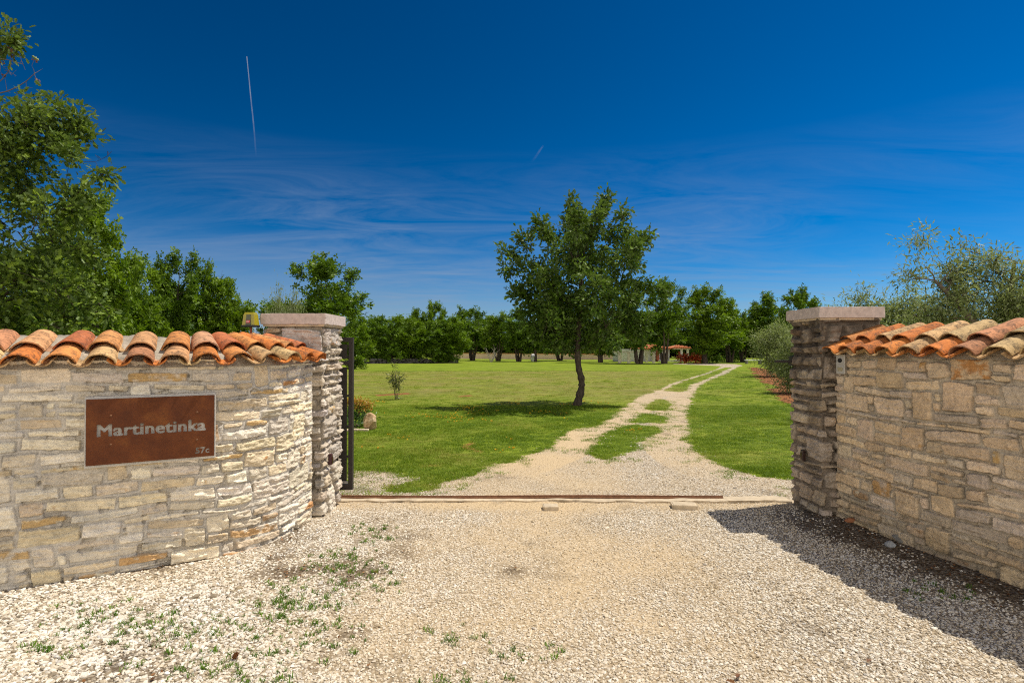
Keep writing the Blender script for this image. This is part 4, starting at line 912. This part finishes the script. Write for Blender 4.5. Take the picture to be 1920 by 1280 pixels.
# prototypes for the trees behind (about 6 m tall)
def proto(seed, kind, lm):
    r_ = np.random.RandomState(seed); lob = []; stems = []
    if kind == 'multi':      # several stems, round crown starting above the trunks
        for k in range(4):
            a = k * 1.57 + r_.rand(); o_ = np.array([math.cos(a), math.sin(a)]); stems.append([(*(o_ * .15), -.1, .13), (*(o_ * .30), .8, .10), (*(o_ * .42 + r_.normal(size=2) * .1), 1.8, .085), (*(o_ * .6), 3.2, .05), (*(o_ * .7), 4.4, .025)])
        zc, H_, W_ = 3.6, 2.2, 1.9; zlo = 1.5
    elif kind == 'single':
        stems = [[(0, 0, -.1, .2), (.05, 0, .9, .16), (-.04, .05, 2.0, .13), (.1, 0, 3.3, .09), (.1, 0, 4.8, .04)]]; zc, H_, W_ = 3.7, 2.3, 1.7; zlo = 1.4
    else:                    # foliage down to the ground
        stems = [[(0, 0, -.1, .15), (.05, 0, 1.4, .12), (0, .05, 3.0, .08), (0, 0, 4.6, .04)]]; zc, H_, W_ = 2.9, 2.9, 1.9; zlo = .35
    for k in range(30):
        u = r_.normal(size=3); u /= np.linalg.norm(u); q = r_.rand() ** .5
        x, y, z = u[0] * W_ * q, u[1] * W_ * q, zc + u[2] * H_ * q
        if z < zlo: z = zlo + r_.rand() * .6
        s_ = r_.uniform(.34, .72) * (1 - .3 * max(0, (z - zc) / H_)); lob.append((x, y, z, s_, s_, s_ * .85))
    for k in range(9):
        a = r_.rand() * 6.28; q = r_.rand() * W_ * .8; lob.append((math.cos(a) * q, math.sin(a) * q, zc + H_ * (r_.uniform(.85, 1.14) - .35 * (q / W_) ** 2), .22, .22, .38))
    nm = len(lob); return tree_meshes(seed + 7, stems, shoots(lob, seed, 2, .2), star_leaf(), .19, 14, .19, 62, lm, twig=.05, gap=.34, elong=1.8, nmain=nm, zmin=.9)
PR = {('multi', 0): proto(41, 'multi', M_FAR), ('multi', 1): proto(42, 'multi', M_FARB), ('multi', 2): proto(43, 'multi', M_FAR), ('single', 0): proto(44, 'single', M_FAR), ('single', 1): proto(45, 'single', M_FARB), ('bushy', 0): proto(46, 'bushy', M_FAR), ('bushy', 1): proto(47, 'bushy', M_FARB), ('bushy', 2): proto(48, 'bushy', M_FAR)}
def far_tree(key, px, top, wpx, d, label, group, rz=None, name='oak_tree', base=None):
    x = (px - CX) / F * d; z0 = float(terr(x, d)); H_ = CAMZ + (HZ - top) / F * d - z0; s_ = H_ / 6.15; sw = (wpx / F * d) / 4.4
    return plant_tree(name, PR[key], (x, d, z0), label, 'tree', group, rz if rz is not None else (px * 1.37) % 6.28, (sw, sw, s_))
# group left of the gate
G1 = 'trees behind the left wall'
far_tree(('single', 1), 178, 405, 190, 15, 'broad bright oak just right of the tall oak, above the coping', G1)
far_tree(('multi', 0), 60, 470, 260, 17, 'dense oak low behind the tall oak at the left edge', G1)
far_tree(('bushy', 1), 250, 505, 130, 20, 'lower oak between the broad oak and the twin-topped oak', G1)
far_tree(('single', 0), 330, 492, 130, 22, 'dark oak with the higher of two rounded tops above the curved wall', G1)
far_tree(('multi', 1), 405, 512, 125, 23, 'oak with the lower of two rounded tops, left of the beacon', G1)
far_tree(('bushy', 2), 130, 520, 250, 26, 'dark bushy tree closing the gap low behind the broad oak', G1)
far_tree(('bushy', 0), 350, 560, 260, 30, 'dark bushy tree low behind the twin-topped oaks', G1)
far_tree(('bushy', 0), 505, 580, 60, 40, 'small bushy tree showing between beacon and pillar cap', G1)
far_tree(('multi', 2), 600, 500, 175, 34, 'oak rising behind the white pillar cap', G1)
far_tree(('bushy', 1), 660, 595, 90, 50, 'bright bushy tree just right of the open gate leaf', G1)
# thicket along the low dry-stone wall, left of the lawn
G2 = 'thicket along the far side of the lawn'
for key, px, top, wp, d, lab in (
    (('bushy', 2), 700, 600, 80, 77, 'dark bushy tree at the left end of the far dry-stone wall'),
    (('bushy', 0), 735, 612, 70, 76, 'rounded bushy tree above the small oleander'),
    (('bushy', 1), 770, 604, 90, 77.5, 'bright bushy tree behind the middle of the dry-stone wall'),
    (('single', 0), 778, 588, 80, 95, 'dark oak with a dome top rising over the thicket'),
    (('single', 1), 812, 578, 60, 96, 'tall thin-topped tree, highest of the thicket'),
    (('bushy', 2), 820, 608, 90, 76.5, 'dark bushy tree left of the far rendered wall'),
    (('bushy', 1), 850, 602, 80, 78, 'bright bushy tree at the end of the dry-stone wall')):
    far_tree(key, px, top, wp, d, lab, G2)
G3 = 'trees along the far side of the lawn'
for key, px, top, wp, d, lab in (
    (('multi', 0), 886, 580, 80, 104, 'dark many-stemmed oak before the left end of the far rendered wall'),
    (('multi', 1), 934, 592, 72, 96, 'olive-green oak behind the bleached dead shrub'),
    (('multi', 2), 973, 588, 80, 90, 'dark oak with clustered stems left of the white stone'),
    (('single', 0), 1004, 606, 70, 88, 'small oak with the white stone at its foot'),
    (('multi', 1), 1050, 606, 90, 98, 'oak behind the left half of the lone oak'),
    (('single', 1), 1126, 585, 120, 82, 'thick-trunked oak behind the right half of the lone oak'),
    (('multi', 0), 1198, 552, 110, 74, 'tall many-stemmed oak in front of the white pergola'),
    (('multi', 2), 1246, 538, 95, 73, 'leaning three-stemmed oak in front of the small orange roof'),
    (('single', 1), 1322, 553, 125, 76, 'broad bright oak beside the red hedge'),
    (('multi', 1), 1368, 572, 85, 82, 'bright oak at the far end of the driveway'),
    (('single', 0), 1440, 560, 100, 84, 'oak beyond the grey olive, right of the driveway'),
    (('multi', 2), 1392, 600, 70, 88, 'small dark oak where the driveway ends'),
    (('bushy', 0), 1505, 553, 95, 70, 'dark tree behind the weathered pillar cap')):
    far_tree(key, px, top, wp, d, lab, G3)
bl = 'distant dark tree closing the horizon behind the lawn trees'
for i, px in enumerate(range(640, 1560, 34)):
    far_tree((('bushy', 0), ('bushy', 2), ('bushy', 0), ('bushy', 1))[i % 4], px + (i * 37) % 17, (612, 604, 616, 600, 609)[i % 5], 120, 150 + (i * 7) % 12, bl, 'distant trees on the horizon')

# olives
OL = olive_leaf()
def olive_lobes(L_, d, x0, seed, ky=.7): return lobes_px(L_, d, x0, d, seed, ky=ky)
d = 8.6; x0 = (1880 - CX) / F * d
stem = [(0.1, 0, -.1, .14), (.0, 0, .7, .12), (-.1, .05, 1.3, .10), (-.35, 0, 1.9, .07), (-.7, 0, 2.35, .045), (-1.05, 0, 2.7, .02)]
s2 = [(0.05, 0, .7, .09), (.15, .1, 1.5, .08), (.1, 0, 2.3, .05), (.2, 0, 3.0, .02)]
olb = [(1720, 452, 14), (1742, 458, 16), (1765, 468, 14), (1705, 462, 8), (1780, 500, 26), (1740, 512, 22), (1715, 515, 16), (1700, 512, 10), (1760, 525, 28), (1800, 520, 26), (1830, 470, 12), (1840, 490, 18), (1850, 520, 28), (1878, 480, 14), (1890, 470, 9), (1870, 510, 26), (1905, 520, 22), (1830, 560, 36), (1780, 570, 28), (1880, 570, 40), (1920, 570, 40), (1740, 575, 20), (1720, 600, 22), (1760, 600, 30), (1830, 605, 36), (1900, 605, 40), (1960, 540, 50), (1960, 600, 50), (1798, 462, 9)]
tm = tree_meshes(61, [stem, s2], olive_lobes(olb, d, x0, 62), OL, .085, 44, .15, 340, M_OLIVE, lr=.8, twig=.7, droop=.1, gap=.36, elong=1.3, dw=(.6, .45, .8), bark=M_TWIG)
GO = 'olive trees'
plant_tree('olive_tree', tm, (x0, d, 0), 'large open olive with bare curved branches above the right wall', 'tree', GO)
d = 12.5; x0 = (1660 - CX) / F * d
olb2 = [(1618, 556, 14), (1608, 575, 16), (1630, 580, 22), (1655, 575, 18), (1640, 600, 30), (1680, 590, 24), (1700, 575, 18), (1705, 555, 10), (1720, 590, 26), (1740, 600, 26), (1600, 605, 26), (1670, 625, 40), (1720, 630, 40), (1620, 640, 40)]
tm2 = tree_meshes(63, [[(0, 0, -.1, .13), (.05, 0, .8, .1), (0, 0, 1.6, .06)], [(0, 0, .6, .08), (.3, .1, 1.3, .06), (.5, 0, 2.0, .03)]], olive_lobes(olb2, d, x0, 64), OL, .11, 40, .18, 240, M_OLIVE, lr=.7, twig=.15, gap=.3, dw=(.6, .45, .8), bark=M_TWIG)
plant_tree('olive_tree', tm2, (x0, d, 0), 'lower olive showing between the weathered pillar cap and the large olive', 'tree', GO)
d = gp(1459, 706)[1]; x0 = (1459 - CX) / F * d; zg = float(terr(x0, d))
olb3 = [(1455, 622, 16), (1438, 640, 16), (1470, 635, 18), (1458, 655, 20), (1432, 665, 14), (1480, 660, 18), (1450, 680, 18), (1475, 685, 16), (1462, 612, 8), (1490, 645, 16)]
tm3 = tree_meshes(65, [[(0, 0, -.1, .10), (0, 0, .9, .08), (.1, 0, 1.8, .05)]], lobes_px(olb3, d, x0, d, 66, ky=.9, z0=zg), OL, .17, 22, .30, 80, M_OLIVE, twig=.2, bark=M_TWIG)
plant_tree('olive_tree', tm3, (x0, d, zg), 'grey-green olive standing in the red soil strip right of the driveway', 'tree', GO)
plant_tree('olive_tree', tm3, ((1500 - CX) / F * 20.5, 20.5, float(terr(0, 20.5))), 'nearer olive on the red soil, half hidden by the weathered pillar', 'tree', GO, 2.1, (.62, .62, .68))
d = 9.0; plant_tree('olive_tree', tm2, ((536 - CX) / F * d, d, 0), 'pale young olive peeping over the white pillar cap', 'tree', GO, 1.0, (.28, .28, .86))

# shrubs and planting
def shrub(name, px, py, stems, lobes, tpl, leaf, per, cr, dens, lm, label, cat, seed, **kw):
    x, y = gp(px, py); ms = tree_meshes(seed, stems, lobes, tpl, leaf, per, cr, dens, lm, bark=M_TWIG, **kw)
    return plant_tree(name, ms, (x, y, float(relief(np.array([x]), np.array([y]))[0])), label, cat, None, parts=('stems', 'foliage'))
shrub('oleander_shrub', 742, 749, [[(0, 0, -.05, .012), (-.05, 0, .4, .01), (-.12, 0, .75, .006)], [(.02, 0, -.05, .012), (.0, .02, .5, .009), (-.03, 0, 1.2, .005)], [(.04, 0, -.05, .012), (.1, 0, .4, .009), (.15, 0, .7, .006)]],
      [(-.12, 0, .72, .16, .14, .16), (-.06, 0, .5, .14, .14, .16), (.12, 0, .62, .13, .13, .18), (.1, 0, .42, .1, .1, .14), (-.03, 0, 1.12, .07, .07, .10), (.05, 0, .06, .14, .14, .06)], olive_leaf(), .11, 8, .06, 620, M_OLEAN, 'small thin-stemmed oleander standing alone on the lawn', 'shrub', 71, twig=.3)
shrub('spurge_plant', 672, 800, [[(0, 0, -.05, .012), (.02, 0, .3, .008), (.05, 0, .5, .005)], [(0, 0, 0, .01), (.15, 0, .3, .006)]],
      [(0, 0, .25, .26, .2, .2), (.12, .05, .2, .2, .2, .16), (-.2, 0, .25, .2, .2, .18)], olive_leaf(), .09, 12, .07, 480, M_HERB, 'leafy bed plant with rusty orange flower heads behind the gate leaf', 'plant', 73, twig=.3)
x, y = gp(672, 800); fo = [o for o in bpy.data.objects if o.name.startswith('spurge_plant')][0]
_, fm = tree_meshes(74, [[(0, 0, 0, .01), (0, 0, .4, .005)]], [(.02, 0, .50, .24, .16, .10), (.14, .05, .44, .16, .16, .10), (-.2, 0, .52, .2, .2, .12)], quad_leaf(.4), .036, 18, .045, 900, M_EUPH); link('blossom', fm, fo)
shrub('lavender_clump', 668, 806, [[(0, 0, -.05, .008), (0, 0, .15, .005)]], [(0, 0, .12, .20, .14, .13), (-.2, 0, .12, .18, .14, .12)], olive_leaf(), .07, 14, .05, 260, M_HERB, 'low grey-green clump at the foot of the orange-headed plant', 'plant', 75, droop=-1.0, twig=.1)
m, t = mat('ochre_rock'); p = P(t); n1 = t.noise(p, 9, 6, .7); M_ROCK = m
finish(t, t.ramp(n1.outputs[0], [(.3, (.30, .16, .07)), (.5, (.52, .36, .20)), (.7, (.62, .50, .34))]), .9, n1.outputs[0], .03, 1.0)
def boulder(name, px, py, s_, m_, label, cat, seed, group=None, up=.42):
    x, y = gp(px, py); bm = bmesh.new(); bmesh.ops.create_icosphere(bm, subdivisions=4, radius=.5); r_ = np.random.RandomState(seed)
    pl = r_.normal(size=(10, 3)); pl /= np.linalg.norm(pl, axis=1, keepdims=True); dd = r_.uniform(.3, .45, 10); C = np.array([v.co[:] for v in bm.verts])
    for nr, d_ in zip(pl, dd):
        e = C @ nr - d_; C = C - nr * np.maximum(e, 0)[:, None]
    C = C * (1 + .10 * fbm(C[:, 0] * 5, C[:, 1] * 5, C[:, 2] * 5 + seed, seed, 4))[:, None] * s_
    for v, c in zip(bm.verts, C): v.co = c
    me = bpy.data.meshes.new(name); bm.to_mesh(me); bm.free(); me.materials.append(m_)
    o = link(name, me, None, (x, y, float(relief(np.array([x]), np.array([y]))[0]) + up * s_[2])); return tag(o, label, cat, group)
boulder('rock', 694, 806, (.32, .28, .38), M_ROCK, 'pitted ochre rock at the corner of the flower bed', 'rock', 3)
M_GREYR = plain('grey_rock', (.20, .19, .17), .9, .2, 0, .35, 14, .01)
boulder('rock', 1690, 1024, (.17, .15, .11), M_GREYR, 'dark grey rock at the foot of the shaded tan wall', 'rock', 5, up=.15)
boulder('rock', 1668, 1030, (.10, .08, .06), plain('blue_rock', (.30, .31, .32), .9, .2, 0, .2, 14), 'small blue-grey stone beside the dark rock below the tan wall', 'rock', 6, up=.15)
boulder('white_stone', 1001, 677.5, (1.2, .9, 1.5), plain('white_stone', (.55, .56, .58), .9), 'white rounded stone at the foot of a far oak', 'stone', 7)
boulder('tile_shard', 1638, 1000, (.09, .05, .025), plain('shard', (.42, .13, .05), .85), 'small orange tile shard on dark soil near the tan wall', 'tile shard', 9, 'tile shards', .2)
boulder('tile_shard', 1592, 987, (.11, .06, .05), plain('shard_two', (.36, .15, .07), .85), 'orange tile shard leaning at the foot of the tan wall', 'tile shard', 10, 'tile shards', .4)
# kerb of the flower bed
x, y = gp(668, 809); mb = MB()
r_ = np.random.RandomState(4)
for k in range(4): mb.box(-.55 + k * .2, -.36 + k * .2, -.05 + .01 * k, .05 + .01 * k, -.05, .045 + r_.rand() * .012, .01)
o = mb.build('bed_edging', M_CONC); o.location = (x, y, 0); tag(o, 'short pale stone edging of the flower bed beside the ochre rock', 'edging')
# spiky seed husk on the gravel
x, y = gp(445, 1232); r_ = np.random.RandomState(2); u = r_.normal(size=(420, 3)); u /= np.linalg.norm(u, axis=1, keepdims=True); V = []; Fq = []
for i, q in enumerate(u):
    s_ = np.cross(q, (0.3, .5, .8)); s_ /= np.linalg.norm(s_); V += [q * .010 + s_ * .0016, q * .010 - s_ * .0016, q * r_.uniform(.018, .028) * (1, 1, .9)]; Fq.append((3 * i, 3 * i + 1, 3 * i + 2))
bm = bmesh.new(); bmesh.ops.create_icosphere(bm, subdivisions=2, radius=.013); cv = np.array([v.co[:] for v in bm.verts]); cf = np.array([[v.index for v in f.verts] for f in bm.faces]); bm.free()
o = link('seed_husk', np_mesh('seed_husk', np.vstack([np.array(V), cv]), [np.array(Fq), cf + len(V)], mats=[plain('husk', (.17, .065, .018), .8)]), None, (x, y, float(relief(np.array([x]), np.array([y]))[0]) + .026)); tag(o, 'brown spiky seed husk lying on the gravel among weeds', 'seed husk')
# fallen leaves on the open gravel
for (px, py, lab) in ((1385, 1266, 'curled reddish dead leaf on sunlit gravel, nearest the photo edge'), (1631, 1238, 'rusty dead leaf on sunlit gravel below the shadow edge'), (1358, 1278, 'small brown dead leaf beside the curled reddish one')):
    x, y = gp(px, py); v, fs = oak_leaf(); v = v * .045; v[:, 2] += .25 * np.abs(v[:, 0]); r_ = np.random.RandomState(int(px))
    o = link('dead_leaf', np_mesh('dead_leaf', v, fs, attrs={'tint': np.full(len(v), r_.rand())}, mats=[M_DEADLEAF]), None, (x, y, float(relief(np.array([x]), np.array([y]))[0]) + .016)); o.rotation_euler = (.15, .1, r_.rand() * 6); tag(o, lab, 'leaf', 'dead leaves on the gravel')

# ------------------------------------------------------------------ far side of the lawn: walls, house, pergola, hedge
def far_pts(L_): return [gp(*q) for q in L_]
# dry-stone wall below the thicket
a, b = gp(655, 681.5), gp(856, 680.5); n = 260; r_ = np.random.RandomState(14); V = []; Fq = []; nn = 0
base_bm = [rock_mesh('tmp_rock', 200 + i, .8, M_GREYR, 1) for i in range(4)]; tv = [np.array([v.co[:] for v in m_.vertices]) for m_ in base_bm]; tf = [np.array([p_.vertices[:] for p_ in m_.polygons]) for m_ in base_bm]
for m_ in base_bm: bpy.data.meshes.remove(m_)
for i in range(n):
    t_ = r_.rand(); s_ = r_.uniform(.35, .75); q = np.array([a[0] + (b[0] - a[0]) * t_, a[1] + (b[1] - a[1]) * t_ + r_.uniform(-.3, .3), float(terr(0, a[1])) + r_.uniform(-.2, .5)]); k = r_.randint(4); c, sn = math.cos(i), math.sin(i)
    v = tv[k] * s_ * 1.3; v = np.stack([v[:, 0] * c - v[:, 1] * sn, v[:, 0] * sn + v[:, 1] * c, v[:, 2]], 1) + q; V.append(v); Fq.append(tf[k] + nn); nn += len(v)
o = link('dry_stone_wall', np_mesh('dry_stone_wall', np.concatenate(V), [np.concatenate(Fq)], mats=[plain('drystone', (.085, .082, .072), .95, .1, 0, .4, 3)])); tag(o, 'low grey dry-stone wall under the thicket on the far side of the lawn', 'wall')
# long rendered wall
a, b = gp(846, 672.2), gp(1190, 674.5); zg = float(terr(0, a[1])); 
M_REND = plain('render', (.56, .42, .29), .9, .2, 0, .18, .5); M_WHITE = plain('white_paint', (.72, .70, .66), .8, .2, 0, .06, 2)
fw = thing('rendered_wall', (a[0], a[1], zg), 'long low beige rendered wall behind the far tree trunks', 'wall'); fw.rotation_euler.z = math.atan2(b[1] - a[1], b[0] - a[0]); Lw = math.hypot(b[0] - a[0], b[1] - a[1])
mb = MB(); mb.box(0, Lw, -.15, .15, -.2, 1.22); mb.build('wall_face', M_REND, fw); mb = MB(); mb.box(-.05, Lw + .05, -.24, .24, 1.222, 1.33); mb.build('tile_coping', plain('far_tile', (.48, .20, .08), .85, .2, 0, .25, 4), fw)
# house
M_ROOF = plain('roof_tile', (.52, .19, .08), .85, .2, 0, .25, 6); M_BRICK = plain('red_brick', (.30, .09, .05), .9, .2, 0, .2, 8)
D = 88.0; zg = float(terr(0, D)); f_ = D / F
hx = lambda px: (px - CX) * f_
hz_ = lambda py: CAMZ + (HZ - py) * f_ - zg
hs = thing('house', (hx(1255), D, zg), 'low white house with orange tile roofs behind the far oaks', 'house'); bx0 = hx(1255)
X_ = lambda px: hx(px) - bx0
mb = MB(); mb.box(X_(1168), X_(1262), 2, 9, -.3, hz_(655)); mb.build('wall', M_WHITE, hs)
def hip(x0, x1, y0, y1, z0, z1, name):
    mb = MB(); i = min((x1 - x0), (y1 - y0)) * .42
    v = [(x0, y0, z0), (x1, y0, z0), (x1, y1, z0), (x0, y1, z0), (x0, y0, z0 + .16), (x1, y0, z0 + .16), (x1, y1, z0 + .16), (x0, y1, z0 + .16)]
    ym = (y0 + y1) / 2; v += [(x0 + i, ym, z1), (x1 - i, ym, z1)]
    mb.add(v, [(3, 2, 1, 0), (0, 1, 5, 4), (1, 2, 6, 5), (2, 3, 7, 6), (3, 0, 4, 7), (4, 5, 9, 8), (6, 7, 8, 9), (5, 6, 9), (7, 4, 8)])
    n = int((x1 - x0) / .35)
    for k in range(n):      # raised tile rows down the front slope
        xx = x0 + (k + .5) * (x1 - x0) / n; tt = min(1, (xx - x0) / i, (x1 - xx) / i)
        mb.tube([(xx, y0 + .02, z0 + .17), (xx, y0 + (ym - y0) * tt * .96, z0 + .17 + (z1 - z0 - .16) * tt * .96)], .10, 5)
    return mb.build(name, M_ROOF, hs)
hip(X_(1205), X_(1262), 1.2, 9.6, hz_(654.5), hz_(645.5), 'roof')
hip(X_(1264), X_(1298), .3, 6.5, hz_(653.5), hz_(647), 'roof')
for px in (1281, 1292.5):
    mb = MB(); mb.box(X_(px) - .17, X_(px) + .17, .7, 1.04, -.1, hz_(655.2), .02); mb.build('porch_column', M_WHITE, hs)
mb = MB(); mb.box(X_(1266), X_(1296.5), .65, 1.1, hz_(655.1), hz_(653.6)); mb.build('porch_beam', M_WHITE, hs)
mb = MB(); mb.box(X_(1234), X_(1239), .9, 1.6, -.1, hz_(656)); mb.build('brick_pier', M_BRICK, hs)
for px in (1247, 1255):
    mb = MB(); mb.box(X_(px - 2.5), X_(px + 2.5), 1.90, 1.995, .1, hz_(662)); mb.build('window', plain('dark_glass', (.02, .025, .03), .1, .5), hs)
mb = MB(); mb.box(X_(1236), X_(1275), -.6, 1.2, -.1, .22); mb.box(X_(1262), X_(1282), -1.6, -.5, -.1, .32); mb.build('terrace', M_WHITE, hs)
# pergola
D2 = 78.0; zg = float(terr(0, D2)); f_ = D2 / F; pg = thing('pergola', (hx(1190), D2, zg), 'white pergola on square columns left of the house', 'pergola'); q0 = hx(1190)
M_CREAM = plain('cream_paint', (.60, .54, .44), .85, .2, 0, .1, 2)
for px, w_, dy in ((1161, .16, 0), (1179, .19, 0), (1225.5, .19, 0), (1171, .14, 3), (1200, .14, 3), (1222, .14, 3)):
    mb = MB(); mb.box(hx(px) - q0 - w_, hx(px) - q0 + w_, dy - .18, dy + .18, -.1, hz_(661) + .0, .02); mb.build('column', M_CREAM, pg)
mb = MB(); mb.box(hx(1157) - q0, hx(1229) - q0, -.22, .22, hz_(661) + .002, hz_(658.6)); mb.box(hx(1157) - q0, hx(1229) - q0, 2.8, 3.2, hz_(661) + .002, hz_(658.6)); mb.build('beam', M_CREAM, pg)
# red hedge
x, y = gp(1300, 681); y = 76.0; x = (1292 - CX) / F * y; rg2 = np.random.RandomState(3)
lob = [(xx, rg2.uniform(-.3, .3), .65 + rg2.uniform(-.1, .15), .55, .5, .6) for xx in np.linspace(-1.2, 1.3, 8)]
sm, cm = tree_meshes(81, [[(0, 0, -.1, .05), (0, 0, .8, .02)]], lob, star_leaf(), .17, 9, .2, 60, M_RED, twig=.1)
plant_tree('red_hedge', (sm, cm), (x, y, float(terr(0, y))), 'red-leaved clipped hedge in front of the house porch', 'hedge', parts=('stems', 'foliage'))
lob = [(xx, rg2.uniform(-.3, .3), .5 + rg2.uniform(-.1, .1), .6, .5, .5) for xx in np.linspace(-1.6, 1.6, 8)]
plant_tree('green_hedge', tree_meshes(82, [[(0, 0, -.1, .05), (0, 0, .8, .02)]], lob, star_leaf(), .18, 9, .2, 50, M_FAR, twig=.1), ((1330 - CX) / F * 78, 78, float(terr(0, 78))), 'dark green low hedge to the right of the red hedge', 'hedge', parts=('stems', 'foliage'))
plant_tree('bright_hedge', tree_meshes(83, [[(0, 0, -.1, .05), (0, 0, .6, .02)]], [(q[0] * 1.3, q[1], .45, .6, .5, .45) for q in lob], star_leaf(), .18, 9, .2, 50, M_FARB, twig=.1), ((1368 - CX) / F * 90, 90, float(terr(0, 90))), 'bright green low bushes beyond the end of the driveway', 'hedge', parts=('stems', 'foliage'))
x, y = gp(1412, 682); bn = thing('garden_bench', (x, y, float(terr(x, y))), 'pale flat bench under the trees at the driveway end', 'bench')
mb = MB(); mb.box(-1.1, 1.1, -.3, .3, .42, .52, .02); mb.build('seat', plain('pale_bench', (.50, .53, .54), .7), bn)
for k in (-.85, .85):
    mb = MB(); mb.box(k - .1, k + .1, -.25, .25, 0, .419); mb.build('leg', M_GREYR, bn)
# bleached dead shrub
x, y = gp(921, 679); r_ = np.random.RandomState(9); mb = MB()
for k in range(9):
    e = np.array([r_.uniform(-.9, .9), r_.uniform(-.5, .5), r_.uniform(1.2, 2.4)]); pts = curve_pts((0, 0, -.1), e, .1, 7, r_); mb.tube(pts, np.linspace(.055, .02, 7), 5, False)
    for j in range(4):
        b_ = pts[r_.randint(2, 7)]; mb.tube(curve_pts(b_, b_ + np.array([r_.uniform(-.5, .5), 0, r_.uniform(.2, .6)]), .1, 4, r_), np.linspace(.022, .012, 4), 4, False)
o = mb.build('dead_shrub', M_PALETWIG); o.location = (x, y, float(terr(x, y))); tag(o, 'bleached leafless shrub in front of the far olive-green oak', 'shrub')

# ------------------------------------------------------------------ contrails, high in the air
m, t = mat('ice_trail'); M_TRAIL = m
nz = t.noise(P(t), .004, 3, .5); al = t.n('ShaderNodeAttribute', attribute_name='dens').outputs['Fac']
lw_ = t.n('ShaderNodeLayerWeight', {'Blend': .35}); edge = t.math('SUBTRACT', 1.0, lw_.outputs['Facing'])
fa = t.math('MULTIPLY', t.math('MULTIPLY', al, edge), t.rng(nz.outputs[0], .3, .65, .55, 1.0), True)
t.n('ShaderNodeOutputMaterial', {0: t.n('ShaderNodeMixShader', {0: fa, 1: t.n('ShaderNodeBsdfTransparent').outputs[0], 2: t.n('ShaderNodeBsdfDiffuse', {'Color': (.9, .92, .95, 1)}).outputs[0]}).outputs[0]})
def trail(P0, P1, d, r0, r1, a0, a1, label):
    a, b = np.array(at(*P0, d)), np.array(at(*P1, d * 1.15)); n = 50; tq = np.linspace(0, 1, n)[:, None]; pts = a + (b - a) * tq; pts[:, 0] += 4 * vn(tq[:, 0] * 9, 0, 0, 3)
    v, f = tube(pts, np.linspace(r0, r1, n) * d / F, 10); dn = np.repeat(np.linspace(a0, a1, n) * (1 + .25 * vn(tq[:, 0] * 20, 1, 0, 4)), 10)
    o = link('contrail', np_mesh('contrail', v, [np.array(f)], smooth=True, attrs={'dens': np.clip(dn, 0, 1)}, mats=[M_TRAIL])); tag(o, label, 'contrail', 'contrails in the sky'); o.visible_shadow = True
trail((460, 103), (479, 292), 6000, 0.9, 1.9, .17, .0, 'long thin white contrail fading downwards, upper left sky')
trail((1018, 273), (998, 302), 6000, 1.8, 3.0, .13, .0, 'short faint wisp of contrail in the middle of the sky')
